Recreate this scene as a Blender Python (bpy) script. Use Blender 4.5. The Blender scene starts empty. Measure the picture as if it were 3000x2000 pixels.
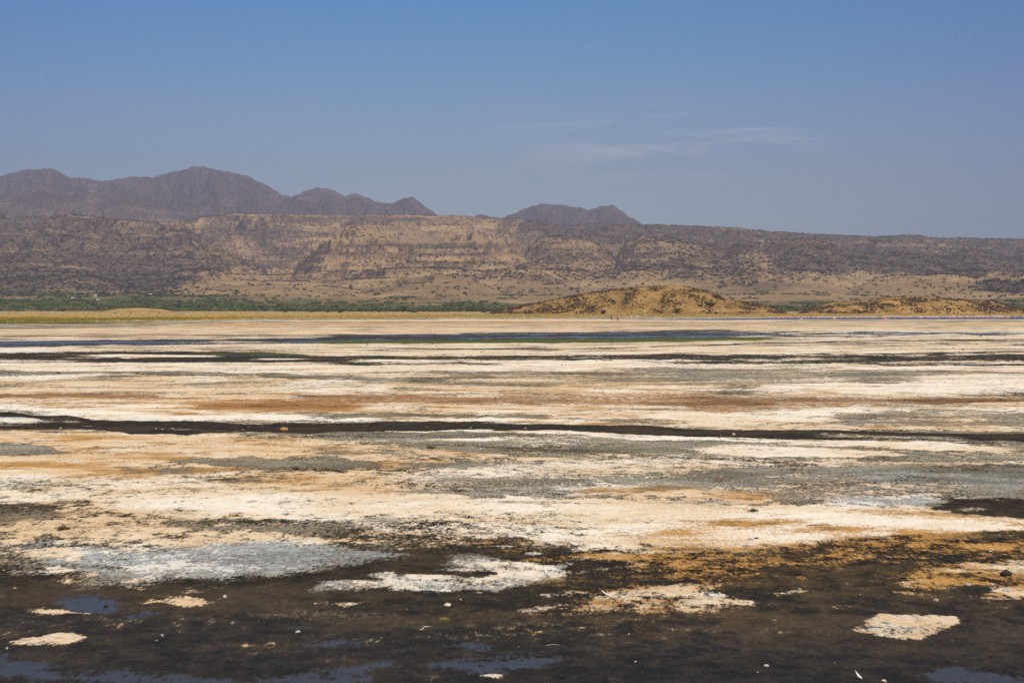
import bpy, math, random
import numpy as np
from mathutils import Vector, Matrix
random.seed(7); rng = np.random.default_rng(7)
R = math.radians
S = bpy.context.scene
C = bpy.context.collection

# ------------------------------------------------------------ camera, sky, sun, exposure
H0, F0, V0 = 4.0, 4167.0, 902.0           # eye height, focal length and horizon row (3000 px wide photo)
PIT = math.atan((1000 - V0) / F0)
cam = bpy.data.cameras.new('camera'); cam.lens = 50; cam.sensor_width = 36
cam.clip_start = 0.5; cam.clip_end = 60000
co = bpy.data.objects.new('camera', cam); C.objects.link(co)
co.location = (0, 0, H0); co.rotation_euler = (R(90) - PIT, 0, 0); S.camera = co

SUN_EL, SUN_AZ = 52.0, 163.0               # sun high, behind and to the right of the viewer
sdir = Vector((math.sin(R(SUN_AZ)) * math.cos(R(SUN_EL)), math.cos(R(SUN_AZ)) * math.cos(R(SUN_EL)), math.sin(R(SUN_EL))))
sl = bpy.data.lights.new('sun', 'SUN'); sl.energy = 4.9; sl.angle = R(0.5); sl.color = (1.0, 0.935, 0.83)
so = bpy.data.objects.new('sun', sl); C.objects.link(so); so.rotation_euler = sdir.to_track_quat('Z', 'Y').to_euler()

W = bpy.data.worlds.new('World'); S.world = W; W.use_nodes = True
S.view_settings.view_transform = 'Standard'; S.view_settings.look = 'None'
S.render.engine = 'CYCLES'; S.cycles.use_denoising = False; S.cycles.use_adaptive_sampling = False
S.view_settings.exposure = 0.0; S.view_settings.gamma = 1.0


class NT:
    """tiny node-graph writer"""
    def __init__(s, tree): s.t = tree; s.n = tree.nodes; s.l = tree.links; s.n.clear()
    def node(s, typ, ins=None, **kw):
        nd = s.n.new(typ)
        for k, v in kw.items(): setattr(nd, k, v)
        for k, v in (ins or {}).items(): s.put(nd.inputs[k], v)
        return nd
    def put(s, sock, v):
        if isinstance(v, bpy.types.NodeSocket): s.l.new(v, sock)
        elif v is not None:
            if sock.type == 'RGBA' and isinstance(v, (tuple, list)) and len(v) == 3: v = (*v, 1)
            sock.default_value = v
    def m(s, op, a, b=None, c=None, clamp=False):
        nd = s.n.new('ShaderNodeMath'); nd.operation = op; nd.use_clamp = clamp
        s.put(nd.inputs[0], a)
        if b is not None: s.put(nd.inputs[1], b)
        if c is not None: s.put(nd.inputs[2], c)
        return nd.outputs[0]
    def ss(s, x, a, b):                    # smoothstep
        nd = s.n.new('ShaderNodeMapRange'); nd.interpolation_type = 'SMOOTHSTEP'
        s.put(nd.inputs['Value'], x); s.put(nd.inputs['From Min'], a); s.put(nd.inputs['From Max'], b)
        return nd.outputs[0]
    def mix(s, f, a, b, mode='MIX'):
        nd = s.n.new('ShaderNodeMix'); nd.data_type = 'RGBA'; nd.blend_type = mode; nd.clamp_factor = True
        s.put(nd.inputs[0], f); s.put(nd.inputs[6], a); s.put(nd.inputs[7], b)
        return nd.outputs[2]
    def vscale(s, v, sc):
        nd = s.n.new('ShaderNodeVectorMath'); nd.operation = 'MULTIPLY'; s.put(nd.inputs[0], v); nd.inputs[1].default_value = sc
        return nd.outputs[0]
    def noise(s, vec, scale, detail=4, rough=0.55, dist=0.0, off=None):
        if off is not None:
            nd = s.n.new('ShaderNodeVectorMath'); nd.operation = 'ADD'; s.put(nd.inputs[0], vec); nd.inputs[1].default_value = off; vec = nd.outputs[0]
        nd = s.n.new('ShaderNodeTexNoise'); s.put(nd.inputs['Vector'], vec)
        nd.inputs['Scale'].default_value = scale; nd.inputs['Detail'].default_value = detail
        nd.inputs['Roughness'].default_value = rough; nd.inputs['Distortion'].default_value = dist
        return nd.outputs['Fac']
    def attr(s, name):
        nd = s.n.new('ShaderNodeAttribute'); nd.attribute_name = name
        sp = s.n.new('ShaderNodeSeparateColor'); s.l.new(nd.outputs['Color'], sp.inputs[0])
        return sp.outputs[0], sp.outputs[1], sp.outputs[2], nd.outputs['Alpha']


# sky: Nishita daylight with thin cirrus, all by direction
w = NT(W.node_tree)
sky = w.node('ShaderNodeTexSky', sky_type='NISHITA', sun_disc=False, sun_elevation=R(SUN_EL), sun_rotation=R(SUN_AZ),
             altitude=600.0, air_density=1.0, dust_density=1.6, ozone_density=2.6)
tc = w.node('ShaderNodeTexCoord'); sx = w.node('ShaderNodeSeparateXYZ', {0: tc.outputs['Generated']})
yy = w.m('MAXIMUM', sx.outputs[1], 0.05)
tx = w.m('DIVIDE', sx.outputs[0], yy); ty = w.m('DIVIDE', sx.outputs[2], yy)
cv = w.node('ShaderNodeCombineXYZ', {0: tx, 1: ty})
def bump1(a, b, c, d, x): return w.m('MULTIPLY', w.ss(x, a, b), w.m('SUBTRACT', 1.0, w.ss(x, c, d)))
wisp = w.ss(w.noise(w.vscale(cv.outputs[0], (9.0, 75.0, 1)), 1.0, 6, 0.55, 0.6), 0.47, 0.66)
reg1 = w.m('MULTIPLY', bump1(-0.03, 0.08, 0.15, 0.25, tx), bump1(0.078, 0.112, 0.122, 0.152, ty))
reg2 = w.m('MULTIPLY', bump1(-0.30, 0.03, 0.08, 0.30, tx), bump1(0.052, 0.075, 0.100, 0.135, ty))
cl = w.m('MULTIPLY', wisp, w.m('ADD', w.m('MULTIPLY', reg1, 0.80), w.m('MULTIPLY', reg2, 0.12)))
tint = w.mix(w.ss(ty, 0.06, 0.24), (1.16, 1.21, 1.21), (0.17, 0.93, 1.34))     # pale band over the horizon, deeper blue above
tint = w.mix(w.ss(ty, 0.26, 0.60), tint, (1.28, 1.0, 0.66))
edge_ = w.m('SUBTRACT', 1.0, w.m('MULTIPLY', w.m('MINIMUM', w.m('MULTIPLY', w.m('ADD', tx, 0.04), w.m('ADD', tx, 0.04)), 0.2), 2.5))
ec = w.node('ShaderNodeCombineColor', {0: edge_, 1: w.m('MULTIPLY_ADD', edge_, 0.72, 0.28), 2: w.m('MULTIPLY_ADD', edge_, 0.35, 0.65)})
skyc = w.mix(1.0, w.mix(1.0, sky.outputs[0], tint, 'MULTIPLY'), ec.outputs[0], 'MULTIPLY')
skyc = w.mix(cl, skyc, (6.4, 7.6, 8.8))
bg = w.node('ShaderNodeBackground', {'Color': skyc, 'Strength': 0.085})
w.node('ShaderNodeOutputWorld', {'Surface': bg.outputs[0]})

# ------------------------------------------------------------ projection helpers
FW = Vector((0, math.cos(PIT), -math.sin(PIT))); UP = Vector((0, math.sin(PIT), math.cos(PIT)))
def ground_at(u, v, z=0.0):
    d = FW + Vector((1, 0, 0)) * ((u - 1500) / F0) + UP * ((1000 - v) / F0)
    t = (z - H0) / d.z
    return Vector((d.x * t, d.y * t, z))
def at_depth(u, v, Y):
    d = FW + Vector((1, 0, 0)) * ((u - 1500) / F0) + UP * ((1000 - v) / F0)
    t = Y / d.y
    return Vector((d.x * t, Y, H0 + d.z * t))
def proj(x, y, z):
    dz = z - H0
    cz = y * math.cos(PIT) - dz * math.sin(PIT); cz = np.maximum(cz, 0.05)
    return 1500 + F0 * x / cz, 1000 - F0 * (y * math.sin(PIT) + dz * math.cos(PIT)) / cz

# ------------------------------------------------------------ numpy noise
_perm = rng.permutation(1024).astype(np.int64)
_ga = rng.random(1024) * 2 * np.pi; _gx = np.cos(_ga); _gy = np.sin(_ga)
def gnoise(x, y):
    xi = np.floor(x).astype(np.int64); yi = np.floor(y).astype(np.int64); fx = x - xi; fy = y - yi
    ux = fx * fx * fx * (fx * (fx * 6 - 15) + 10); uy = fy * fy * fy * (fy * (fy * 6 - 15) + 10)
    def g(a, b, dx, dy):
        h = _perm[(a + _perm[b & 1023]) & 1023]; return _gx[h] * dx + _gy[h] * dy
    n0 = g(xi, yi, fx, fy) * (1 - ux) + g(xi + 1, yi, fx - 1, fy) * ux
    n1 = g(xi, yi + 1, fx, fy - 1) * (1 - ux) + g(xi + 1, yi + 1, fx - 1, fy - 1) * ux
    return (n0 * (1 - uy) + n1 * uy) * 1.5
def fbm(x, y, o=5, g=0.5, seed=0.0):
    r = np.zeros_like(x); a = 1.0; f = 1.0; tot = 0
    for i in range(o):
        r += a * gnoise(x * f + seed + i * 17.3, y * f - seed * 1.7 + i * 9.1); tot += a; a *= g; f *= 2.03
    return r / tot
def ridged(x, y, o=5, g=0.5, seed=0.0):
    r = np.zeros_like(x); a = 1.0; f = 1.0; tot = 0; wgt = 1.0
    for i in range(o):
        n = (1 - np.abs(gnoise(x * f + seed + i * 13.7, y * f + seed * 2.1 + i * 5.3))) ** 2 * wgt
        r += a * n; tot += a; wgt = np.clip(n * 1.6, 0, 1); a *= g; f *= 2.07
    return r / tot
def sst(x, a, b):
    t = np.clip((x - a) / (b - a), 0, 1); return t * t * (3 - 2 * t)

# ------------------------------------------------------------ mesh helpers
def link(o, parent=None):
    C.objects.link(o)
    if parent is not None: o.parent = parent
    return o
def tag(o, label=None, cat=None, group=None, kind=None):
    if label: o['label'] = label
    if cat: o['category'] = cat
    if group: o['group'] = group
    if kind: o['kind'] = kind
    return o
def mesh_np(name, V, Fq, mats, smooth=True, midx=None):
    """mesh from numpy vertices and an (n,k) face array"""
    me = bpy.data.meshes.new(name); V = np.asarray(V, dtype=np.float32); Fq = np.asarray(Fq, dtype=np.int32)
    me.vertices.add(len(V)); me.vertices.foreach_set('co', V.ravel())
    k = Fq.shape[1]; me.loops.add(Fq.size); me.loops.foreach_set('vertex_index', Fq.ravel())
    me.polygons.add(len(Fq)); me.polygons.foreach_set('loop_start', np.arange(0, Fq.size, k, dtype=np.int32))
    me.polygons.foreach_set('use_smooth', np.full(len(Fq), smooth))
    for m_ in (mats if isinstance(mats, (list, tuple)) else [mats]): me.materials.append(m_)
    if midx is not None: me.polygons.foreach_set('material_index', np.asarray(midx, dtype=np.int32))
    me.update(calc_edges=True); me.validate()
    return me
def grid_faces(nr, nc, wrap=False):
    i = np.arange(nr - 1)[:, None]; j = np.arange(nc if wrap else nc - 1)[None, :]; j2 = (j + 1) % nc
    return np.stack([i * nc + j, i * nc + j2, (i + 1) * nc + j2, (i + 1) * nc + j], -1).reshape(-1, 4)
def set_col(me, name, arr):
    a = me.color_attributes.new(name, 'FLOAT_COLOR', 'POINT'); a.data.foreach_set('color', np.asarray(arr, dtype=np.float32).ravel())

# ------------------------------------------------------------ materials
def simple_mat(name, col, rough=0.8, var=0.25, scale=4.0, spec=0.3, bump=0.0, subs=None, trans=0.0):
    m = bpy.data.materials.new(name); m.use_nodes = True; t = NT(m.node_tree)
    tc = t.node('ShaderNodeTexCoord'); n = t.noise(tc.outputs['Object'], scale, 5, 0.6)
    oi = t.node('ShaderNodeObjectInfo')
    k = t.m('ADD', t.m('MULTIPLY_ADD', n, 2 * var, 1 - var), t.m('MULTIPLY_ADD', oi.outputs['Random'], var * 0.6, -var * 0.3))
    kc = t.node('ShaderNodeCombineColor', {0: k, 1: k, 2: k})
    c = t.mix(1.0, col, kc.outputs[0], 'MULTIPLY')
    p = t.node('ShaderNodeBsdfPrincipled', {'Base Color': c, 'Roughness': rough, 'Specular IOR Level': spec})
    if bump:
        b = t.node('ShaderNodeBump', {'Height': n, 'Strength': 0.7, 'Distance': bump}); t.l.new(b.outputs[0], p.inputs['Normal'])
    sh = p.outputs[0]
    if trans:
        tr = t.node('ShaderNodeBsdfTranslucent', {'Color': c}); sh = t.node('ShaderNodeMixShader', {0: trans, 1: sh, 2: tr.outputs[0]}).outputs[0]
    t.node('ShaderNodeOutputMaterial', {'Surface': sh})
    return m

MUD = (0.031, 0.0235, 0.0155); GREYF = (0.30, 0.262, 0.190); WHITE = (0.86, 0.79, 0.685); PEACH = (0.70, 0.51, 0.32)
ORANGE = (0.50, 0.265, 0.080); RUST = (0.21, 0.085, 0.028); GREEN = (0.052, 0.066, 0.012); STRAW = (0.56, 0.42, 0.20)
GOLD = (0.41, 0.295, 0.062); BLUEG = (0.50, 0.53, 0.56)

def ground_mat():
    m = bpy.data.materials.new('salt_flat'); m.use_nodes = True; t = NT(m.node_tree)
    cov, warm, orng, grey = t.attr('crust'); green, rust, straw, blue = t.attr('film'); mudn, gold, wet, pl_ = t.attr('wet_shade')
    geo = t.node('ShaderNodeNewGeometry'); P = geo.outputs['Position']
    Q = t.vscale(P, (0.62, 1.0, 1.0))
    nb = t.noise(Q, 0.22, 12, 0.66, 0.4)                        # from patches of metres to grains of a centimetre
    nf = t.noise(t.vscale(P, (1.0, .75, 1)), 2.6, 9, 0.74, 0.2, off=(31, 7, 0))
    nl = t.noise(Q, 0.05, 9, 0.62, 0.5, off=(5, 91, 0))
    nw = t.noise(Q, 0.6, 9, 0.68, 0.0, off=(77, 13, 0))
    no = t.noise(Q, 0.35, 10, 0.66, 0.3, off=(15, 44, 0))
    ng = t.noise(t.vscale(P, (1.7, .6, 1)), 9.0, 6, 0.80, 0.2, off=(2, 60, 0))
    # crust cover: the noise thresholded by the local amount of salt
    x = t.m('ADD', t.m('ADD', t.m('MULTIPLY', t.m('SUBTRACT', nb, 0.5), 4.2), t.m('MULTIPLY', t.m('SUBTRACT', nl, 0.5), 2.2)), t.m('ADD', t.m('ADD', t.m('MULTIPLY', t.m('SUBTRACT', nf, 0.5), 4.0), t.m('MULTIPLY', t.m('SUBTRACT', ng, 0.5), 3.4)), t.m('MULTIPLY_ADD', cov, 1.5, -0.75)))
    crust = t.ss(x, -0.26, 0.30)
    fleck = t.m('MULTIPLY', t.ss(t.m('ADD', nf, t.m('MULTIPLY', t.m('SUBTRACT', nw, 0.5), 0.9)), 0.585, 0.68), 0.72)
    # bare ground: dark mud, grey film
    gx = t.m('ADD', t.m('MULTIPLY', t.m('SUBTRACT', nw, 0.5), 4.0), t.m('ADD', t.m('ADD', t.m('MULTIPLY', t.m('SUBTRACT', nf, 0.5), 2.2), t.m('MULTIPLY', t.m('SUBTRACT', ng, 0.5), 4.5)), t.m('MULTIPLY_ADD', grey, 1.2, -0.6)))
    gk = t.m('MULTIPLY', t.ss(gx, -0.30, 0.45), t.ss(grey, 0.0, 0.25))
    mudc = t.mix(t.ss(nf, 0.38, 0.62), tuple(c * 0.72 for c in MUD), tuple(c * 1.35 for c in MUD))
    mudc = t.mix(t.m('MULTIPLY', t.ss(no, 0.48, 0.62), 0.55), mudc, (0.075, 0.052, 0.03))
    grc = t.mix(blue, GREYF, BLUEG)
    grc = t.mix(t.ss(t.m('ADD', no, t.m('MULTIPLY', t.m('SUBTRACT', nf, 0.5), 1.2)), 0.42, 0.60), grc, t.mix(0.55, grc, MUD))
    mudc = t.mix(t.m('MULTIPLY', t.m('MULTIPLY', orng, 0.8, clamp=True), t.ss(t.m('ADD', no, t.m('MULTIPLY', t.m('SUBTRACT', nf, 0.5), 0.8)), 0.44, 0.60)), mudc, (0.105, 0.066, 0.028))
    bare = t.mix(gk, mudc, grc)
    # salt colours
    wx = t.m('ADD', t.m('ADD', t.m('MULTIPLY', t.m('SUBTRACT', no, 0.5), 4.6), t.m('MULTIPLY', t.m('SUBTRACT', ng, 0.5), 5.5)), t.m('MULTIPLY_ADD', warm, 1.2, -0.6))
    salt = t.mix(t.ss(wx, -0.50, 0.50), WHITE, PEACH)
    salt = t.mix(t.m('MULTIPLY', blue, t.ss(nw, 0.40, 0.56)), salt, (0.60, 0.635, 0.68))
    ox = t.m('ADD', t.m('ADD', t.m('MULTIPLY', t.m('SUBTRACT', nw, 0.5), 4.0), t.m('MULTIPLY', t.m('SUBTRACT', ng, 0.5), 2.6)), t.m('ADD', t.m('MULTIPLY', t.m('SUBTRACT', nl, 0.5), 3.0), t.m('MULTIPLY_ADD', orng, 1.2, -0.6)))
    salt = t.mix(t.m('MULTIPLY', t.ss(ox, -0.20, 0.30), t.ss(orng, 0.0, 0.2)), salt, ORANGE)
    salt = t.mix(fleck, salt, (0.15, 0.10, 0.055))
    c = t.mix(crust, bare, salt)
    rx = t.ss(t.m('ADD', t.m('MULTIPLY', t.m('SUBTRACT', nf, 0.5), 5.0), t.m('MULTIPLY_ADD', rust, 1.2, -0.6)), -0.25, 0.25)
    c = t.mix(t.m('MULTIPLY', rx, t.ss(rust, 0.0, 0.2)), c, t.mix(t.ss(nw, 0.35, 0.65), RUST, (0.40, 0.22, 0.10)))
    gxx = t.ss(t.m('ADD', t.m('MULTIPLY', t.m('SUBTRACT', nf, 0.5), 4.0), t.m('MULTIPLY_ADD', green, 1.2, -0.6)), -0.15, 0.15)
    c = t.mix(t.m('MULTIPLY', gxx, t.ss(green, 0.0, 0.2)), c, t.mix(t.ss(nf, 0.4, 0.65), GREEN, (0.13, 0.16, 0.03)))
    # far shore: dry straw and golden sedge rooted in the ground
    ns = t.noise(t.vscale(P, (0.12, 1, 1)), 0.05, 8, 0.6, off=(3, 3, 0))
    st = t.mix(gold, STRAW, GOLD); st = t.mix(t.ss(ns, 0.44, 0.58), st, t.mix(0.30, st, (0.20, 0.15, 0.06)))
    c = t.mix(straw, c, st)
    damp_shade = t.m('MULTIPLY', wet, t.m('SUBTRACT', 1.0, t.m('MULTIPLY', crust, 0.6)))  # real moisture and the painted foreground shade both darken the ground here
    c = t.mix(t.m('MULTIPLY', damp_shade, t.ss(t.m('ADD', wet, t.m('MULTIPLY', t.m('SUBTRACT', nl, 0.5), 3.0)), 0.2, 0.8)), c, t.mix(1.0, c, (0.34, 0.35, 0.39), 'MULTIPLY'))
    gr_ = t.m('ADD', t.m('MULTIPLY', t.m('SUBTRACT', ng, 0.5), 2.4), t.m('MULTIPLY', t.m('SUBTRACT', nf, 0.5), 1.2))
    gr_ = t.m('MULTIPLY_ADD', gr_, t.m('MULTIPLY_ADD', crust, -0.55, 0.95), 1.0)
    gcc = t.node('ShaderNodeCombineColor', {0: gr_, 1: gr_, 2: t.m('MULTIPLY_ADD', gr_, 0.9, 0.08)})
    c = t.mix(t.m('SUBTRACT', 1.0, straw), c, t.mix(1.0, c, gcc.outputs[0], 'MULTIPLY'))
    pool = t.m('ADD', pl_, t.m('ADD', t.m('MULTIPLY', t.m('SUBTRACT', nf, 0.5), 4.2), t.m('MULTIPLY', t.m('SUBTRACT', ng, 0.5), 3.2)))
    pool = t.m('MULTIPLY', t.ss(pool, 0.25, 0.85), t.ss(pl_, 0.02, 0.3))
    c = t.mix(pool, c, (0.040, 0.036, 0.034))
    rough = t.m('SUBTRACT', t.m('MULTIPLY_ADD', crust, 0.12, 0.80), t.m('MULTIPLY', damp_shade, t.m('MULTIPLY_ADD', nw, 0.25, 0.18)))
    hgt = t.m('ADD', t.m('MULTIPLY', crust, 0.5), t.m('ADD', t.m('ADD', t.m('MULTIPLY', nf, 1.1), t.m('MULTIPLY', ng, 0.7)), t.m('MULTIPLY', nb, 0.6)))
    rough = t.m('MULTIPLY_ADD', pool, t.m('SUBTRACT', 0.28, rough), rough)
    b = t.node('ShaderNodeBump', {'Height': hgt, 'Strength': t.m('MULTIPLY_ADD', pool, -0.73, 0.75), 'Distance': 0.030})
    p = t.node('ShaderNodeBsdfPrincipled', {'Base Color': c, 'Roughness': rough, 'Specular IOR Level': t.m('ADD', t.m('MULTIPLY', pool, 0.05), t.m('MULTIPLY_ADD', damp_shade, 0.10, 0.10)), 'Normal': b.outputs[0]})
    t.node('ShaderNodeOutputMaterial', {'Surface': p.outputs[0]})
    return m
M_GROUND = ground_mat()

def water_mat():
    m = bpy.data.materials.new('lake_water'); m.use_nodes = True; t = NT(m.node_tree)
    geo = t.node('ShaderNodeNewGeometry')
    n = t.noise(geo.outputs['Position'], 1.6, 5, 0.6)
    b = t.node('ShaderNodeBump', {'Height': n, 'Strength': 0.9, 'Distance': 0.075})
    p = t.node('ShaderNodeBsdfPrincipled', {'Base Color': (0.020, 0.029, 0.046), 'Roughness': 0.20, 'IOR': 1.33, 'Normal': b.outputs[0]})
    t.node('ShaderNodeOutputMaterial', {'Surface': p.outputs[0]})
    return m
M_WATER = water_mat()

def hill_mat(name, sc, tan, dark, rock):
    m = bpy.data.materials.new(name); m.use_nodes = True; t = NT(m.node_tree)
    scrub, cliff, pale, grn = t.attr('cover')
    geo = t.node('ShaderNodeNewGeometry'); P = geo.outputs['Position']
    nz = t.node('ShaderNodeSeparateXYZ', {0: geo.outputs['Normal']}).outputs[2]
    nb = t.noise(P, 0.008 * sc, 9, 0.62, 0.3); nf = t.noise(P, 0.11 * sc, 5, 0.65, off=(9, 4, 2))
    zz = t.noise(t.vscale(P, (0.0016, 0.0016, 0.07)), 1.0, 5, 0.6, 0.2)
    base = t.mix(t.ss(nb, 0.42, 0.60), tan, tuple(c * k for c, k in zip(tan, (0.70, 0.66, 0.66))))
    base = t.mix(t.m('MULTIPLY', t.ss(zz, 0.46, 0.60), 0.6), base, tuple(c * 0.5 for c in tan))
    base = t.mix(t.m('MULTIPLY', t.ss(scrub, 0.60, 1.05), 0.62), base, (0.20, 0.142, 0.112))
    base = t.mix(t.m('MULTIPLY', pale, 0.8), base, (0.36, 0.255, 0.125))
    x = t.m('ADD', t.m('MULTIPLY', t.m('SUBTRACT', nf, 0.5), 4.5), t.m('ADD', t.m('MULTIPLY', t.m('SUBTRACT', nb, 0.5), 2.6), t.m('MULTIPLY_ADD', scrub, 1.5, -0.95)))
    c = t.mix(t.m('MULTIPLY', t.ss(x, -0.06, 0.22), 0.66), base, dark)
    steep = t.m('SUBTRACT', 1.0, t.ss(t.m('ADD', nz, t.m('MULTIPLY', t.m('SUBTRACT', nf, 0.5), 0.25)), 0.50, 0.70))
    rk = t.mix(t.ss(nf, 0.4, 0.6), rock, tuple(c * 1.9 for c in rock))
    c = t.mix(t.m('MAXIMUM', t.m('MULTIPLY', steep, 0.8), t.m('MULTIPLY', cliff, t.ss(nf, 0.36, 0.52))), c, rk)
    c = t.mix(t.m('MULTIPLY', grn, t.ss(t.m('ADD', nf, t.m('MULTIPLY', nb, 0.5)), 0.60, 0.82)), c, (0.075, 0.095, 0.035))
    b = t.node('ShaderNodeBump', {'Height': t.m('ADD', nf, t.m('MULTIPLY', nb, 3.0)), 'Strength': 1.0, 'Distance': 10.0 / sc})
    p = t.node('ShaderNodeBsdfPrincipled', {'Base Color': c, 'Roughness': 0.95, 'Specular IOR Level': 0.1, 'Normal': b.outputs[0]})
    t.node('ShaderNodeOutputMaterial', {'Surface': p.outputs[0]})
    return m
M_HILL = hill_mat('escarpment', 1.0, (0.52, 0.35, 0.175), (0.070, 0.055, 0.040), (0.075, 0.057, 0.045))
M_MTN = hill_mat('far_rock', 0.6, (0.235, 0.165, 0.12), (0.045, 0.040, 0.038), (0.085, 0.062, 0.048))
M_ISLE = hill_mat('island_hill', 9.0, (0.56, 0.345, 0.125), (0.080, 0.048, 0.020), (0.10, 0.062, 0.032))

# ------------------------------------------------------------ painting fields over the ground plan
class Field:
    def __init__(s, x, y, z, keys):
        s.u, s.v = proj(x, y, z); s.x = x; s.y = y
        s.F = {k: np.full(len(x), d, dtype=np.float64) for k, d in keys.items()}
        uu = np.clip(s.u, -4000, 7000); vv = np.clip(s.v, 890, 2600)
        lv = np.log(np.maximum(vv - 895, 6)) * 14
        s.n1 = fbm(uu / 300, lv, 6, 0.6, 3.1); s.n2 = fbm(uu / 110, lv * 2.2, 5, 0.6, 8.4); nr = np.exp(-np.hypot(x, y) / 130); s.n3 = (fbm(x * 0.8, y * 1.1, 5, 0.68, 21.7)) * nr
    def paint(s, m, **kw):
        for k, v in kw.items(): s.F[k] = s.F[k] * (1 - m) + v * m
    def band(s, pts, f=3.0, wa=4.0, ends=60, k=1.0, streak=0.0, **kw):
        p = np.array(pts, dtype=float); wa = wa * 1.5; f = f * 1.5; wv = s.v + wa * (s.n1 * 1.2 + s.n2 * 1.0 + s.n3 * 1.6)
        a = np.interp(s.u, p[:, 0], p[:, 1]); b = np.interp(s.u, p[:, 0], p[:, 2])
        m = sst(wv, a - f, a + f) * (1 - sst(wv, b - f, b + f))
        if p[0, 0] > 0: m *= sst(s.u + 40 * s.n2, p[0, 0] - ends, p[0, 0] + ends)
        if p[-1, 0] < 3000: m *= 1 - sst(s.u + 40 * s.n2, p[-1, 0] - ends, p[-1, 0] + ends)
        if streak: m *= sst(s.n2 + 0.6 * s.n1, -0.25 * (2 - streak) + 0.0, 0.12 + 0.1 * (1 - streak))
        s.paint(m * k, **kw); return m
    def ell(s, u, v, ru, rv, f=0.35, wa=0.35, k=1.0, **kw):
        d = np.sqrt(((s.u - u) / ru) ** 2 + ((s.v - v) / rv) ** 2) + wa * (s.n2 + 0.5 * s.n1)
        m = 1 - sst(d, 1 - f, 1 + f); s.paint(m * k, **kw); return m
    def poly(s, pts, f=5.0, wa=6.0, asp=2.5, k=1.0, **kw):
        f = f * (4.6 if np.mean([q[1] for q in pts]) > 1560 else 2.6); wa = wa * 1.7; P = np.array(pts, dtype=float); P = P * np.array([1, asp]); m = np.zeros(len(s.u))
        lo = P.min(0) - 60; hi = P.max(0) + 60
        X = s.u + wa * (1.8 * s.n2 + 9 * s.n3); Yv = (s.v + wa * s.n1 * 0.7 + wa * 0.5 * s.n2 - wa * 2.2 * s.n3) * asp
        I = np.where((X > lo[0]) & (X < hi[0]) & (Yv > lo[1]) & (Yv < hi[1]))[0]
        x = X[I]; y = Yv[I]; dist = np.full(len(I), 1e9); inside = np.zeros(len(I), bool)
        for i in range(len(P)):
            a = P[i]; b = P[(i + 1) % len(P)]; e = b - a
            tt = np.clip(((x - a[0]) * e[0] + (y - a[1]) * e[1]) / (e @ e + 1e-9), 0, 1)
            dist = np.minimum(dist, np.hypot(x - a[0] - tt * e[0], y - a[1] - tt * e[1]))
            cond = ((a[1] > y) != (b[1] > y)); xs = a[0] + (y - a[1]) / (e[1] if abs(e[1]) > 1e-9 else 1e-9) * e[0]
            inside ^= cond & (x < xs)
        sd = np.where(inside, dist, -dist); m[I] = sst(sd, -f * asp * 0.5, f * asp * 0.5)
        s.paint(m * k, **kw); return m
def Z4(*p): return [(x / 2.24, 1300 + y / 2.24) for x, y in p]           # photo details measured in three enlarged crops
def Z5(*p): return [(1000 + x / 2.24, 1300 + y / 2.24) for x, y in p]
def Z6(*p): return [(2000 + x / 2.24, 1300 + y / 2.24) for x, y in p]

# ------------------------------------------------------------ ground sheet (polar, to the horizon)
th_in = np.linspace(-0.385, 0.385, 1150)
o1 = 0.385 + np.cumsum(np.linspace(0.0012, 0.06, 90)); o1 = o1[o1 < math.pi * 0.985]
th = np.concatenate([-o1[::-1], th_in, o1])
vs = np.concatenate([np.arange(2080, 1300, -1.9), np.arange(1300, 1000, -1.05), np.arange(1000, 920, -0.62), np.arange(920, 906, -0.5)])
rr_ = H0 * F0 / (vs - V0)
rr = np.concatenate([[0.4, 2, 4, 6, 8, 10, 12, 13.3], rr_[rr_ > 13.6], np.geomspace(4400, 13000, 14)])
TH, RR = np.meshgrid(th, rr); gx = (RR * np.sin(TH)).ravel(); gy = (RR * np.cos(TH)).ravel()
keys = dict(cov=.62, warm=.5, orng=.12, grey=.45, green=0, rust=0, straw=0, blue=0, mud=0, gold=0, wet=0, dep=0)  # wet holds real moisture and also the tree shade painted up close
G = Field(gx, np.maximum(gy, 0.5), np.zeros_like(gx), keys)
B = G.band
BIG = [(-9000, 0, 0)]
def full(*p): return [(-9000, p[0][1], p[0][2])] + list(p) + [(9000, p[-1][1], p[-1][2])]
# --- far shore
B(full((0, 880, 948), (700, 880, 936), (1000, 880, 934), (1400, 880, 930), (1900, 880, 928), (2600, 880, 925.5), (3000, 880, 925)), 0.8, 1.0, straw=1, gold=0)
B(full((0, 930, 947), (350, 930, 940), (700, 927, 935), (1000, 925, 933), (1500, 920, 930), (3000, 917, 926)), 1.5, 2.0, gold=.55)
B([(0, 930, 942), (300, 932, 940), (600, 930, 936), (800, 931, 934)], 1.5, 3, gold=1)
B([(-900, 933, 947), (0, 934, 947), (300, 934, 942), (560, 932, 938)], 1.2, 3, green=.42)
B([(-900, 940, 949), (0, 942, 949), (200, 943, 948), (420, 944, 946)], 1, 2, straw=0, green=1, cov=0)
B(full((0, 947, 968), (500, 940, 958), (900, 934, 940), (1500, 930, 935), (2300, 926, 929), (3000, 924, 927)), 1.2, 2, cov=.25, grey=.75, warm=.5, orng=0)
B(full((0, 966, 982), (500, 955, 990), (900, 938, 980), (1500, 935, 974), (2100, 935, 970), (2600, 936, 966), (3000, 938, 962)), 1.5, 2, cov=.80, warm=.86, grey=.8, orng=.1)
B(full((0, 950, 962), (900, 946, 962), (2000, 944, 960), (3000, 942, 958)), 1.5, 5, streak=.6, cov=.5, warm=.7, grey=.8, orng=.3, k=.8)
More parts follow.
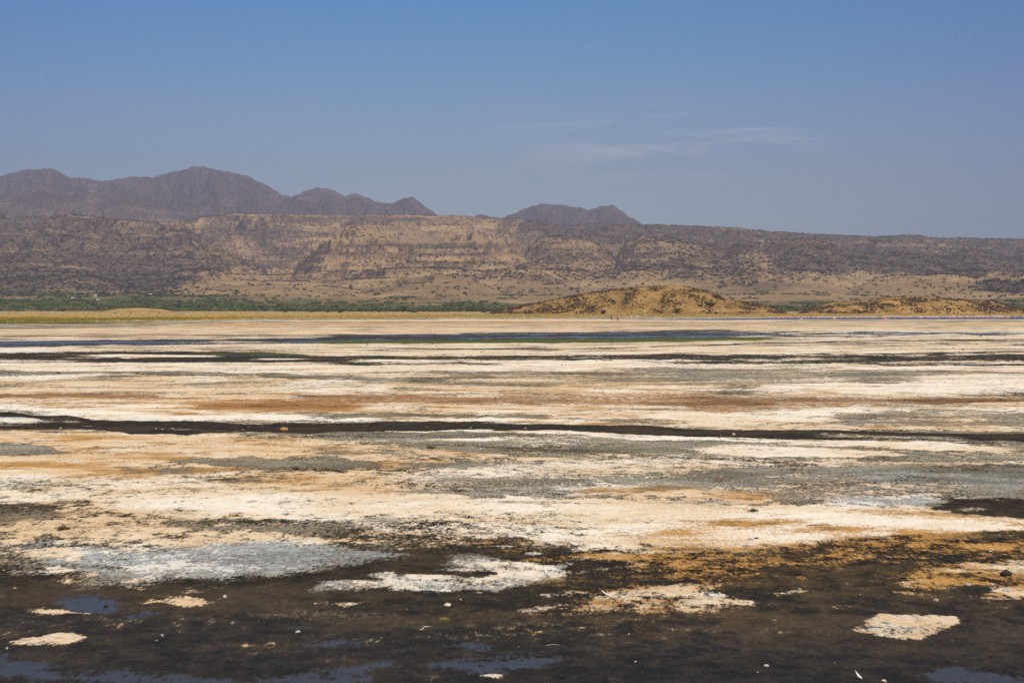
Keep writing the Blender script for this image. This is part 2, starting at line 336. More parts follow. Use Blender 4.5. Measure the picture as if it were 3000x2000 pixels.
B([(500, 950, 957), (900, 944, 952), (1300, 942, 950), (1800, 941, 947), (2200, 944, 948)], 1, 1.5, orng=.55, cov=.75)
B([(450, 941, 944), (700, 938, 943), (1100, 936, 939), (2000, 935, 937)], .6, .8, warm=.4, cov=.7, k=.55)
B([(200, 944, 946.5), (900, 942.2, 944), (1500, 943.5, 944.6), (2000, 943.4, 944.6)], .5, .8, cov=.1, grey=.5, k=.8)
B([(2300, 939.5, 941), (2750, 940, 941.6), (3600, 939.5, 942.2)], .4, .3, cov=0, grey=.0, k=.9)
B([(0, 979.5, 981), (250, 978, 979.6), (1000, 981.5, 983)], .5, .6, cov=0, grey=.1)
B([(0, 983.5, 985.5), (500, 983, 984.4), (1200, 980, 982)], .5, .6, cov=0, grey=.1)
# --- bluish wet channel and algae
B(full((0, 997, 1018), (250, 996, 1012), (600, 994, 1008), (900, 989, 1006), (1100, 980, 1004), (1500, 974, 1002), (2000, 968, 992), (2300, 968, 990), (2700, 972, 984), (3000, 974, 982)), 1.2, 3, cov=.0, grey=.25, wet=.8, orng=0)
B([(500, 1000, 1004), (900, 1003, 1006)], .6, 3, cov=.8, warm=.2)
B([(2150, 966, 992), (2400, 964, 996), (3400, 962, 996)], 2, 3, streak=1.1, cov=.75, warm=.4, grey=.6, wet=.1)
B([(870, 1000, 1006), (1200, 997, 1005), (1500, 995, 1005), (1900, 991, 1001), (2250, 988, 995)], .8, 1.5, green=1, cov=0, wet=0)
B(full((0, 1018, 1034), (600, 1010, 1030), (1000, 1006, 1044), (2000, 1002, 1036), (3000, 986, 1030)), 1.5, 2.5, cov=.78, warm=.55, grey=.6, orng=.1)
B([(-200, 1018, 1036), (60, 1020, 1036), (150, 1024, 1030)], 1.5, 3, cov=.95, warm=.05, blue=.5)
B([(1400, 1020, 1024), (1700, 1022, 1025), (2500, 996, 1000), (3000, 993, 999)], 1, 3, cov=.1, grey=.1, k=.9)
B([(600, 1024, 1026.5), (1000, 1024, 1026), (1600, 1020, 1023)], .5, 2, cov=.15, grey=.5, k=.9)
B([(2300, 1004, 1012), (3000, 1003, 1013)], 2, 4, streak=1, cov=.3, grey=.6, k=.8)
# --- streaked dark band
B(full((0, 1034, 1062), (200, 1030, 1062), (500, 1027, 1063), (800, 1034, 1061), (980, 1044, 1059), (1250, 1044, 1058), (1600, 1043, 1061), (1850, 1038, 1058), (2200, 1036, 1062), (3000, 1030, 1073)), 1.5, 3, cov=-.02, grey=.05, orng=0, wet=.1)
B([(1000, 1058, 1070), (1200, 1060, 1070), (1440, 1062, 1070)], 1, 1.5, cov=0, grey=.05)
B([(1000, 1054, 1061), (1450, 1053, 1062), (2000, 1058, 1064)], 1.2, 2.5, cov=.95, warm=.15, grey=.4)
B([(250, 1038, 1045), (400, 1037, 1046), (640, 1041, 1046)], 1, 2, cov=.95, warm=.2)
B([(750, 1051, 1053.5), (870, 1050, 1053)], .6, 1, cov=.9, warm=.2)
B([(-200, 1053, 1060), (100, 1054, 1060), (230, 1057, 1060)], .8, 1.5, cov=.75, warm=.2, blue=.3)
B([(200, 1046, 1049), (420, 1047, 1049.5)], .6, 2, cov=.9, warm=.2)
B([(1500, 1035, 1075), (2000, 1034, 1078), (9000, 1028, 1078)], 3, 4, k=.8, streak=.35, cov=.95, warm=.15, grey=.4, wet=0)
B([(1450, 1046, 1056), (1750, 1040, 1052), (2100, 1038, 1050), (2450, 1042, 1054), (9000, 1034, 1042)], 1.0, 5, streak=1.3, cov=-.05, grey=.05, orng=0)
B([(1900, 1060, 1066), (2300, 1058, 1068), (2700, 1052, 1058), (9000, 1050, 1056)], .8, 5, streak=1.2, cov=0, grey=.05, orng=0)
B([(2500, 1066, 1071), (9000, 1064, 1070)], .8, 3, cov=.05, grey=.1, orng=0)
B([(550, 1036, 1041), (700, 1034, 1038), (1300, 1046, 1049), (1600, 1050, 1054)], 1, 3, green=.75, k=.8)
# --- pale band
B(full((0, 1064, 1088), (600, 1063, 1092), (1000, 1070, 1100), (2000, 1066, 1082), (3000, 1076, 1086)), 2, 3, cov=.86, warm=.3, grey=.6)
B([(-300, 1086, 1098), (300, 1087, 1096), (700, 1092, 1097)], 1.5, 3, cov=.2, grey=.85, blue=.15)
B([(750, 1092, 1100), (900, 1094, 1112), (1100, 1102, 1116)], 2, 4, cov=.2, grey=.8)
B([(1000, 1096, 1104), (1500, 1084, 1100), (2200, 1080, 1090)], 3, 6, cov=.45, grey=.8, warm=.6, k=.8)
B([(1120, 1112, 1146), (1500, 1106, 1148), (2000, 1104, 1130), (2300, 1104, 1128)], 4, 8, cov=.42, grey=.85, warm=.8)
B([(1900, 1080, 1112), (2300, 1080, 1126), (2700, 1082, 1134), (3000, 1092, 1116)], 4, 8, cov=.40, grey=.85, warm=.5, blue=.08)
B([(-900, 1098, 1190), (0, 1100, 1188), (500, 1100, 1190), (800, 1108, 1180), (950, 1116, 1130)], 4, 8, cov=.88, warm=.80, grey=.7, orng=.32)
B([(-300, 1096, 1112), (90, 1098, 1110), (300, 1094, 1100)], 2, 4, cov=1, warm=.05)
B([(820, 1122, 1150), (1000, 1118, 1150), (1150, 1124, 1142)], 4, 8, cov=.92, warm=.25)
B([(2230, 1124, 1150), (2600, 1126, 1152), (3100, 1096, 1150)], 3, 8, cov=1.0, warm=.08)
B([(2700, 1096, 1126), (3200, 1092, 1130)], 4, 8, cov=.80, warm=.35)
B(full((0, 1182, 1206), (400, 1186, 1232), (900, 1192, 1226), (1500, 1186, 1236), (2000, 1188, 1256), (3000, 1176, 1264)), 3, 5, cov=.90, warm=.55, orng=.25, grey=.7)
# --- rusty drift line
B([(-300, 1150, 1164), (150, 1150, 1168), (420, 1156, 1170), (520, 1164, 1170)], 4, 6, rust=.74)
B([(560, 1176, 1204), (800, 1174, 1206), (1050, 1176, 1200)], 6, 8, rust=.75, orng=.6)
B([(860, 1158, 1178), (1150, 1158, 1180), (1600, 1172, 1188)], 4, 5, rust=.74)
B([(1380, 1166, 1184), (1650, 1156, 1184), (2000, 1158, 1188), (2400, 1166, 1190), (2700, 1168, 1182), (3300, 1152, 1168)], 4, 5, rust=.82)
B([(1400, 1150, 1200), (2000, 1150, 1196), (3200, 1150, 1190)], 10, 8, rust=.45, k=.6)
B([(2000, 1186, 1204), (2200, 1192, 1206), (2450, 1190, 1196)], 3, 5, rust=.75, k=.8)
B([(2100, 1194, 1222), (2400, 1188, 1224), (2700, 1186, 1202)], 3, 5, cov=.98, warm=.12)
B([(-300, 1180, 1196), (0, 1182, 1204), (200, 1198, 1226), (500, 1212, 1240), (900, 1216, 1234), (1100, 1220, 1238)], 3, 5, cov=1.0, warm=.06, orng=0)
B([(450, 1200, 1214), (800, 1196, 1212), (1400, 1190, 1212)], 3, 6, cov=.5, warm=.6, grey=.7, k=.7)
B([(900, 1216, 1226), (1200, 1212, 1222), (1600, 1214, 1228)], 2.5, 4, cov=.2, grey=.8)
B([(1400, 1222, 1232), (1700, 1224, 1234), (2000, 1228, 1248)], 2.5, 4, cov=.4, grey=.8, k=.8)
B([(2450, 1204, 1246), (2700, 1198, 1250), (3200, 1196, 1246)], 5, 7, cov=.40, grey=.9, warm=.5, blue=.08)
B([(1060, 1224, 1236), (1500, 1224, 1236), (1750, 1230, 1238)], 2, 3, cov=1, warm=.1)
# --- black channel
AB = full((0, 1206, 1257), (100, 1217, 1258), (200, 1217, 1256), (280, 1232, 1258), (383, 1234, 1270), (553, 1233, 1272), (723, 1244, 1265), (900, 1240, 1270), (1000, 1240, 1264), (1170, 1236, 1263), (1425, 1235, 1259), (1638, 1243, 1261), (1850, 1245, 1272), (2000, 1257, 1278), (2213, 1260, 1284), (2425, 1261, 1291), (2638, 1267, 1280), (2850, 1270, 1287), (3000, 1272, 1292))
B([(0, 1200, 1264), (600, 1228, 1280), (1200, 1230, 1272), (2000, 1252, 1290), (3000, 1264, 1300)], 3, 3, grey=.7, blue=.2, cov=.35, k=.6)
def channel():
    B(AB, 1.0, 1.8, cov=-.4, grey=.0, orng=0, warm=.3, blue=0, rust=0)
    B([(-200, 1222, 1240), (60, 1222, 1241), (146, 1230, 1237)], 1.6, 2.5, cov=.55, grey=.9, blue=.7, warm=.1)
    B([(-200, 1243, 1248), (80, 1243, 1246)], 1.2, 2, cov=.2, grey=.7)
    B([(178, 1232, 1237), (235, 1232, 1238)], 1, 1.5, cov=.5, grey=.9, warm=.6, ends=14)
    B([(236, 1246, 1249), (285, 1247, 1249)], .7, 1, cov=.3, grey=.9, ends=14)
    B([(500, 1258, 1260), (590, 1257, 1259)], .7, 1, cov=.3, grey=.9, ends=14)
    B([(1440, 1236, 1240), (1600, 1239, 1243)], .8, 1, cov=.5, grey=.9, blue=.5)
    B([(2420, 1273, 1281), (2500, 1272, 1282), (2800, 1280, 1288)], 1.5, 2.5, cov=.4, grey=.8, warm=.6)
    B([(2060, 1279, 1286), (2250, 1283, 1290), (2500, 1290, 1296)], 1.2, 2, cov=.6, grey=.9, warm=.4)
channel()
# --- middle: peach and white left, grey right
B([(-9000, 1258, 1590), (0, 1260, 1590), (400, 1272, 1600), (900, 1274, 1600), (1100, 1290, 1600), (1400, 1330, 1640)], 5, 8, ends=240, cov=.90, warm=.80, orng=.40, grey=.6, blue=0)
B([(980, 1264, 1345), (1500, 1262, 1350), (9000, 1292, 1372)], 3, 6, ends=160, cov=.24, grey=.80, blue=.05, orng=0)
B([(700, 1268, 1284), (1000, 1272, 1290), (1150, 1276, 1284)], 3, 5, cov=.2, grey=.75)
B([(1110, 1261, 1266), (1300, 1258, 1265), (1480, 1262, 1266)], 1.5, 3, cov=.85, warm=.3)
B([(1500, 1262, 1270), (1700, 1261, 1271), (1850, 1266, 1270)], 1.5, 3, cov=1, warm=.1)
B([(1270, 1284, 1290), (1450, 1282, 1290)], 1.5, 2, cov=.85, warm=.3)
B([(1700, 1264, 1276), (1850, 1270, 1286), (2150, 1280, 1292), (2400, 1294, 1304), (2700, 1292, 1316), (2940, 1312, 1322)], 1.8, 3, cov=1, warm=.22, orng=.05)
B([(2030, 1308, 1320), (2150, 1304, 1332), (2400, 1312, 1340), (2680, 1332, 1336)], 2, 3, cov=.98, warm=.45, orng=.08)
channel()
B([(2520, 1352, 1358), (2800, 1354, 1362), (3300, 1358, 1366)], 1.5, 3, cov=.85, warm=.7)
B([(-60, 1298, 1334), (100, 1302, 1334), (200, 1318, 1330)], 3, 5, cov=.2, grey=.95, blue=.2)
B([(500, 1344, 1358), (700, 1338, 1366), (900, 1338, 1368), (1100, 1344, 1370)], 3, 5, cov=.12, grey=.85)
B([(700, 1362, 1380), (900, 1364, 1384), (1010, 1368, 1382)], 4, 7, cov=.35, grey=.8, k=.8)
B([(330, 1366, 1384), (560, 1366, 1388)], 4, 6, cov=.3, grey=.95, blue=.25, k=.8)
B([(600, 1392, 1420), (900, 1396, 1424), (1250, 1400, 1440)], 6, 12, cov=.5, grey=.75, orng=.4, k=.7)
B([(0, 1388, 1480), (300, 1398, 1482), (700, 1430, 1520), (1000, 1440, 1560), (1500, 1450, 1600), (1900, 1460, 1600), (2200, 1478, 1600)], 12, 14, cov=1.05, warm=.42, orng=.08, ends=140)
B([(-300, 1390, 1440), (0, 1390, 1430), (150, 1392, 1420)], 6, 8, cov=1, warm=.05, orng=0)
B([(1000, 1306, 1352), (1200, 1306, 1354), (1480, 1334, 1352), (1640, 1342, 1348)], 2.5, 4, cov=.92, warm=.82, orng=.25)
B([(1180, 1352, 1450), (1500, 1348, 1452), (1900, 1350, 1470), (2300, 1366, 1478), (9000, 1366, 1520)], 5, 8, ends=110, cov=.34, grey=.85, warm=.5, orng=.05, blue=.12)
B([(1250, 1372, 1386), (1460, 1372, 1390)], 4, 7, cov=.85, warm=.7, orng=.3, k=.85)
B([(1500, 1386, 1392), (1900, 1372, 1384), (2200, 1376, 1390), (2300, 1392, 1402), (2560, 1410, 1420)], 4, 10, cov=.45, grey=.9, k=.7)
B([(2500, 1380, 1440), (9000, 1380, 1470)], 8, 14, cov=.30, grey=.85, blue=.5, k=.8)
B([(1650, 1420, 1456), (1900, 1418, 1462), (2250, 1440, 1472)], 5, 10, cov=.70, warm=.85, orng=.45, k=.85)
B([(1980, 1462, 1480), (2100, 1466, 1486), (2250, 1470, 1486)], 4, 6, cov=.4, grey=.8, blue=.3, k=.8)
G.poly([(2380, 1480), (2450, 1453), (2600, 1450), (2720, 1446), (2760, 1458), (2700, 1482), (2500, 1484)], 4, 5, cov=.42, grey=1, blue=.75, warm=.2)
B([(1950, 1482, 1600), (2300, 1478, 1585), (2700, 1492, 1564), (2860, 1500, 1560), (3000, 1524, 1556), (9000, 1530, 1556)], 7, 8, ends=200, cov=1.08, warm=.55, orng=.16, blue=0)
G.poly([(2745, 1482), (2800, 1466), (2900, 1461), (3300, 1468), (3400, 1540), (3000, 1526), (2930, 1514), (2870, 1503), (2800, 1494)], 5, 6, cov=-.3, grey=.0, blue=0, orng=0)
G.ell(2850, 1492, 45, 6, cov=.6, grey=.8, blue=.3, k=.9)
# left, grey speckle under the white sheet
B([(-900, 1480, 1572), (0, 1476, 1574), (150, 1490, 1576), (260, 1530, 1572)], 6, 12, cov=.30, grey=.6, k=.92)
B([(0, 1534, 1562), (200, 1524, 1568), (380, 1520, 1560)], 5, 8, cov=.85, warm=.8, orng=.4, k=.9)
B([(120, 1484, 1500), (300, 1490, 1512), (620, 1518, 1546), (850, 1520, 1556), (1050, 1540, 1590)], 8, 14, cov=.42, grey=.5, k=.9)
B([(450, 1500, 1524), (640, 1510, 1524)], 5, 8, cov=.80, orng=.4, k=.8)
# pale blue-grey salt pan
G.poly(Z4((150, 660), (300, 645), (700, 668), (1100, 700), (1500, 660), (1900, 650), (2300, 680), (2660, 738), (2500, 775), (2250, 795), (2000, 842), (1600, 862), (1400, 900), (1100, 895), (900, 930), (600, 915), (300, 800), (170, 700)), 7, 8, cov=.50, grey=1, blue=.80, warm=.2, orng=.10)
G.poly(Z4((820, 800), (1200, 770), (1700, 810), (1650, 850), (1450, 895), (1150, 900), (900, 925), (700, 880)), 5, 8, cov=.98, blue=.6, warm=.15)
G.poly(Z5((-10, 690), (330, 700), (440, 735), (200, 780), (-10, 800)), 5, 5, cov=.55, grey=1, blue=.9)
# ---------------- dark foreground mud, with tree shade painted into its colour
G.poly([(-900, 1692)] + Z4((0, 878), (180, 876), (310, 886), (390, 905), (400, 935), (600, 945), (820, 935), (1000, 955), (1100, 890), (1300, 888), (1500, 895), (1600, 862), (1900, 850), (2050, 830), (2240, 792)) +
       Z5((200, 765), (430, 735), (340, 715), (450, 700), (640, 688), (820, 668), (950, 640), (1000, 625), (1080, 620), (1150, 640), (1200, 680), (1350, 690), (1500, 705), (1560, 750), (1700, 740), (1900, 760), (2100, 725), (2240, 730)) +
       Z6((200, 745), (400, 750), (560, 700), (850, 670), (1100, 635), (1300, 600), (1500, 620), (1850, 600), (2000, 585), (2240, 580)) + [(3900, 1556), (3900, 2700), (-900, 2700)],
       7, 8, cov=-.06, grey=.04, orng=0, warm=.4, blue=0)
G.poly([(1500, 1600), (2200, 1560), (3900, 1540), (3900, 2100), (2600, 1980), (1600, 1960), (1000, 1860)], 60, 20, orng=.45)
G.poly([(100, 1700), (1500, 1700), (1500, 2100), (100, 2100)], 60, 20, orng=.2)
G.poly([(-9000, 1790), (300, 1775), (700, 1735), (1200, 1790), (1500, 1815), (2100, 1790), (2600, 1760), (9000, 1740), (9000, 2700), (-9000, 2700)], 70, 22, wet=.75)  # soft tree shade painted over the nearest mud as a darker tone
G.poly([(-4000, 1640), (-900, 1640), (-900, 2700), (-4000, 2700)], 10, 8, cov=-.06, grey=.04, orng=0, blue=0)
G.poly([(3900, 1556), (7000, 1556), (7000, 2700), (3900, 2700)], 10, 8, cov=-.06, grey=.04, orng=0, blue=0)
B([(-100, 1655, 1668), (100, 1646, 1668), (200, 1645, 1662), (300, 1654, 1668), (370, 1662, 1674)], 2.5, 3, ends=60, k=.6, cov=.05, grey=.2, blue=0, orng=0)
G.poly(Z4((140, 730), (200, 695), (350, 680), (500, 700), (570, 730), (520, 765), (400, 758), (300, 762)), 4, 5, cov=.95, warm=.65, orng=.2, blue=0)
G.poly(Z4((190, 850), (250, 805), (400, 795), (560, 830), (640, 830), (660, 880), (820, 860), (800, 930), (620, 940), (420, 935), (380, 900), (310, 880)), 4, 5, cov=.85, warm=.55, orng=.22, blue=.2)
G.poly(Z4((800, 930), (900, 905), (1050, 900), (990, 955), (930, 962)), 3, 4, cov=.8, warm=.65, orng=.15)
G.poly(Z5((700, 730), (880, 740), (1100, 770), (1300, 800), (1480, 800), (1460, 885), (1300, 905), (1060, 958), (880, 940), (700, 965), (300, 955), (0, 950), (-200, 955), (-150, 905), (0, 898), (180, 900), (290, 892), (190, 860), (330, 835), (420, 860), (600, 872), (800, 880), (1000, 866), (1010, 845), (900, 832), (750, 834), (600, 820), (690, 806), (790, 800), (770, 775)), 3, 5,
       cov=.72, warm=.3, grey=.95, blue=.45, orng=.15)
G.poly(Z5((0, 948), (150, 940), (600, 945), (720, 965), (300, 958)), 2, 3, cov=.95, warm=.15, blue=.3)
# orange bloom
for e in ((1010, 640, 230, 18, .9), (1180, 700, 200, 22, .85), (1330, 760, 230, 26, .85), (1000, 680, 120, 10, .7), (1900, 745, 350, 22, .9), (1650, 735, 200, 20, .8)):
    G.ell(1000 + e[0] / 2.24, 1300 + e[1] / 2.24, e[2] / 2.24, e[3] / 2.24, .5, .5, k=e[4], cov=.68, warm=.9, orng=1.0)
for e in ((1260, 722, 60, 9), (1060, 672, 70, 6)):
    G.ell(1000 + e[0] / 2.24, 1300 + e[1] / 2.24, e[2] / 2.24, e[3] / 2.24, .4, .3, cov=.8, blue=.6, warm=.1, orng=0, grey=.9)
G.poly(Z6((-250, 760), (0, 740), (250, 750), (450, 745), (620, 700), (900, 680), (1150, 640), (1500, 615), (1900, 600), (2240, 590), (2500, 600), (2400, 740), (1900, 780), (1500, 810), (1000, 830), (700, 850), (350, 880), (0, 850), (-250, 800)), 14, 16, cov=.68, warm=.9, orng=.92, k=.95)
G.poly(Z5((1800, 790), (2240, 770), (2600, 790), (2700, 900), (2400, 960), (2000, 900)), 14, 16, cov=.58, warm=.9, orng=.9, k=.9)
G.poly(Z6((1350, 720), (1700, 700), (1900, 680), (2500, 650), (2500, 760), (1900, 780), (1500, 800), (1200, 800)), 14, 16, cov=.36, warm=.8, orng=.8, grey=.3, k=.85)
G.poly(Z6((1850, 600), (2050, 585), (2500, 590), (2500, 640), (2100, 650), (1900, 640)), 6, 8, cov=.10, orng=.8, k=.8)
G.poly(Z6((1300, 880), (1650, 800), (1900, 775), (2500, 765), (2600, 1010), (2240, 1005), (2000, 960), (1700, 945), (1500, 900)), 9, 12, cov=.62, warm=.9, orng=.85)
G.poly(Z6((1600, 830), (1850, 795), (2500, 775), (2500, 880), (2200, 885), (2000, 850), (1800, 850)), 7, 8, cov=.95, warm=.7, orng=.25)
G.poly(Z6((2000, 955), (2240, 970), (2600, 990), (2500, 1030), (2200, 1000)), 3, 4, cov=.9, warm=.8, orng=.35)
G.poly(Z6((1380, 960), (1500, 950), (1650, 975), (1600, 1000), (1450, 990)), 4, 6, cov=.55, warm=.9, orng=.7)
G.poly(Z6((1480, 905), (1560, 895), (1600, 915), (1500, 922)), 3, 4, cov=.6, warm=.9, orng=.6)
G.poly([(1560, 1690), (1900, 1680), (2300, 1690), (2420, 1720), (2300, 1760), (2250, 1830), (1900, 1840), (1600, 1820), (1500, 1760)], 30, 18, cov=.40, warm=.9, orng=.9, k=.75)
# tan patches of the middle foreground
G.poly(Z5((1180, 1085), (1400, 1055), (1600, 1040), (1640, 980), (1500, 985), (1560, 965), (1900, 960), (2100, 930), (2500, 930), (2560, 1080), (2300, 1120), (1900, 1110), (1500, 1110), (1250, 1120)), 9, 12, cov=.76, warm=.9, orng=.66)
G.poly(Z5((1180, 1085), (1350, 1060), (1500, 1050), (1450, 1080), (1250, 1105)), 4, 5, cov=.85, warm=.5, orng=.15)
G.poly(Z5((1300, 990), (1480, 985), (1500, 1005), (1350, 1010)), 4, 5, cov=.65, warm=.8, orng=.3)
G.poly(Z6((-20, 1000), (100, 960), (270, 980), (320, 1020), (460, 1030), (580, 1050), (470, 1065), (300, 1065), (150, 1085), (-30, 1110)), 4, 6, cov=.95, warm=.75, orng=.35)
G.ell(2086, 1738, 30, 6, .4, .3, cov=.8, blue=.6, warm=.1, orng=0)
G.poly(Z6((510, 990), (600, 990), (640, 965), (760, 950), (845, 970), (700, 992), (600, 1002)), 3, 4, cov=.9, warm=.45, orng=.1)
G.poly(Z6((870, 1085), (1000, 1055), (1110, 1065), (1000, 1100)), 4, 6, cov=.55, warm=.9, orng=.6)
G.poly(Z6((560, 1115), (800, 1120), (900, 1145), (600, 1165)), 6, 8, cov=.32, warm=.9, orng=.6, k=.8)
G.poly(Z6((480, 1230), (700, 1220), (850, 1245), (750, 1262), (560, 1250)), 4, 6, cov=.50, warm=.9, orng=.5)
G.poly(Z5((300, 1230), (900, 1200), (1250, 1170), (1900, 1180), (2240, 1200), (2000, 1240), (1000, 1250)), 8, 12, cov=.08, orng=.8, grey=.3, k=.7)
G.poly(Z6((1110, 1222), (1190, 1160), (1280, 1125), (1450, 1130), (1560, 1125), (1640, 1115), (1820, 1105), (1880, 1130), (1860, 1180), (1740, 1215), (1650, 1262), (1600, 1282), (1450, 1280), (1300, 1252)), 3.5, 5, cov=1.0, warm=.66, orng=.26)  # crust island, the sun patch on it painted into the pale colour
G.poly(Z6((1150, 1215), (1250, 1170), (1450, 1200), (1580, 1230), (1450, 1262), (1300, 1240)), 4, 6, cov=.95, warm=.15, blue=.2, orng=0)
G.poly(Z6((1530, 1120), (1700, 1140), (1860, 1150), (1800, 1170), (1600, 1150)), 3, 4, cov=.5, k=.6)
# left foreground crust islands, several with sun patches painted in as paler colour
G.poly(Z4((60, 1290), (200, 1262), (330, 1245), (480, 1243), (560, 1262), (540, 1300), (380, 1328), (200, 1325)), 3.5, 4, cov=.85, warm=.72, orng=.2)
G.poly(Z4((130, 1105), (240, 1085), (450, 1100), (610, 1115), (560, 1128), (300, 1122)), 3, 4, cov=.75, warm=.72, orng=.3)
G.poly(Z4((-300, 1000), (0, 985), (60, 995), (90, 1025), (0, 1045), (-300, 1045)), 4, 4, cov=.8, warm=.3, blue=.3)
G.poly(Z4((80, 945), (130, 930), (185, 935), (150, 950)), 2, 3, cov=.8, warm=.3)
G.poly(Z4((930, 1050), (1050, 1010), (1180, 1000), (1350, 1010), (1370, 1035), (1290, 1070), (1200, 1065), (1130, 1035), (1000, 1045)), 3.5, 5, cov=.78, warm=.6, orng=.35)
G.poly(Z4((1130, 960), (1200, 942), (1300, 955), (1450, 950), (1400, 975), (1250, 985)), 3, 4, cov=.75, warm=.5, orng=.3)
G.poly(Z4((2010, 1055), (2150, 1020), (2300, 1030), (2450, 1050), (2300, 1065), (2150, 1060)), 3.5, 5, cov=.66, warm=.85, orng=.5)
G.poly(Z4((1560, 930), (1650, 910), (1800, 915), (1650, 945)), 3, 5, cov=.45, warm=.85, orng=.6)
G.poly(Z4((1500, 1115), (1700, 1095), (2100, 1100), (2600, 1120), (2400, 1140), (1700, 1150)), 7, 10, cov=.18, orng=.8, warm=.9, grey=.2, k=.8)
G.poly(Z4((1300, 1310), (1650, 1290), (1900, 1310), (1800, 1325), (1400, 1325)), 5, 7, cov=.42, orng=.6, warm=.9, k=.85)
G.poly(Z5((920, 1515), (1000, 1505), (1090, 1512), (1040, 1528), (940, 1528)), 2, 3, cov=.8, warm=.5)
G.poly(Z5((0, 1060), (60, 1045), (90, 1055), (20, 1072)), 2, 3, cov=.85, warm=.4)
G.poly(Z5((860, 970), (960, 963), (940, 978)), 1.5, 2, cov=.9, warm=.5)
# --- water: shallow hollows in the sheet, filled by one level water surface
dep = np.zeros(len(gx))
def pud(m): global dep; dep = np.maximum(dep, m)
pool_ = np.zeros(len(gx))
def pol(m): global pool_; pool_ = np.maximum(pool_, m)
pud(B([(1850, 934.4, 936.0), (2000, 934, 937), (2300, 930.8, 936.4), (2600, 929.4, 935.8), (3000, 927.4, 935), (9000, 927, 935)], .35, .5, wet=1, cov=0, grey=0, straw=0))
pud(B([(0, 1000, 1009), (250, 999, 1006), (500, 999, 1004), (620, 1000, 1003)], .7, 1.4, ends=90))
pud(B([(0, 1013, 1016), (120, 1012, 1014)], .6, 1))
pud(B([(780, 1001, 1003), (1000, 996, 999), (1250, 991, 993)], .7, 2.6))
pud(B([(1300, 990, 992.5), (1700, 985, 988), (2100, 982, 987), (2350, 977, 979)], .8, 3.5))
pud(B([(1100, 984, 985.5), (1500, 978, 980), (1900, 974, 976), (2300, 973, 974.5)], .6, 3.0))
pud(B([(2450, 973, 976), (3300, 976, 979)], .8, 3, k=.9))
pud(B([(650, 1039, 1041.5), (790, 1040, 1042)], .7, 1))
pud(B([(725, 1245, 1250), (850, 1246, 1249)], 1.2, 2, ends=16))
pol(G.poly(Z4((340, 1050), (420, 1000), (560, 990), (700, 1000), (800, 1030), (840, 1052), (740, 1095), (640, 1110), (500, 1105), (430, 1080)), 7, 5, wet=.5))
pol(G.poly(Z4((800, 1135), (900, 1105), (1050, 1098), (1120, 1112), (960, 1132), (850, 1145)), 5, 4, wet=.5))
pol(G.poly([(-900, 1900)] + Z4((0, 1365), (100, 1400), (260, 1420), (340, 1455), (350, 1485), (480, 1490), (760, 1500), (1000, 1515), (1350, 1540), (1600, 1560), (1800, 1530), (2240, 1485)) + Z5((100, 1455), (340, 1428), (380, 1445), (200, 1480), (120, 1530), (60, 1620)) + Z4((1000, 1700), (600, 1560), (250, 1545), (0, 1515), (-900, 1515)), 9, 7, wet=.5))
pol(G.poly(Z5((660, 1325), (760, 1300), (860, 1296), (990, 1322), (960, 1345), (820, 1348)), 7, 5, wet=.5))
pol(G.poly(Z5((650, 1430), (720, 1400), (900, 1415), (1100, 1385), (1300, 1382), (1450, 1398), (1330, 1440), (1180, 1482), (900, 1490), (700, 1470)), 9, 6, wet=.5))
pol(G.poly(Z6((1590, 1515), (1700, 1480), (1850, 1462), (2080, 1495), (2240, 1540), (2500, 1560), (2500, 1700), (1600, 1720), (1700, 1560)), 9, 6, wet=.5))
pol(G.poly(Z4((2000, 1318), (2100, 1292), (2240, 1280), (2350, 1300), (2240, 1325), (2080, 1332)), 7, 5, wet=.5))
F = G.F
# relief: gentle undulation, crumbly crust, hollows
fine = fbm(gx * 1.3, gy * 1.3, 5, 0.62, 4.0); mid = fbm(gx * 0.25, gy * 0.25, 3, 0.5, 9.0); lump = fbm(gx * 6, gy * 6, 3, 0.6, 2.0)
near = np.exp(-np.hypot(gx, gy) / 90)
depth = 0.030 + 0.10 * sst(RR.ravel(), 60, 300)
covc = np.clip(F['cov'], 0, 1)
gz = 0.012 * fine * (0.35 + covc) + 0.010 * covc + 0.010 * lump * (0.3 + covc) * near + 0.008 * mid
edge = dep + 0.85 * (fine * .8 + 1.1 * lump + .5 * fbm(gx * 17, gy * 9, 2, .6, 5.0)) * (dep > 0.02) * (dep < 0.98)
gz = gz * (1 - 0.92 * sst(pool_, .1, .6)) - 0.004 * pool_
gz = gz * (1 - 0.6 * dep) - depth * 1.9 * sst(edge, 0.25, 0.95)
gz = np.maximum(gz, -0.28)
far = RR.ravel() > 1450
gz[far] -= 0.15
sheet = np.stack([gx, gy, gz], 1)
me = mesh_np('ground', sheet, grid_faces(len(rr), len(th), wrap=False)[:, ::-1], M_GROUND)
cl1 = lambda a: np.clip(a, -0.3, 1.2)
set_col(me, 'crust', np.stack([cl1(F['cov']), cl1(F['warm']), cl1(F['orng']), cl1(F['grey'])], 1))
set_col(me, 'film', np.stack([F['green'], F['rust'], F['straw'], F['blue']], 1))
set_col(me, 'wet_shade', np.stack([F['mud'], F['gold'], np.maximum(F['wet'], dep), pool_], 1))
go = link(bpy.data.objects.new('ground', me)); tag(go, kind='structure')
straw_f = F['straw'].copy(); gold_f = F['gold'].copy(); cov_f = covc

wv = np.array([(-500, 9, -0.030), (500, 9, -0.030), (1500, 1200, -0.030), (-1500, 1200, -0.030)])
wo = link(bpy.data.objects.new('water', mesh_np('water', wv, [[0, 1, 2, 3]], M_WATER))); tag(wo, kind='structure')

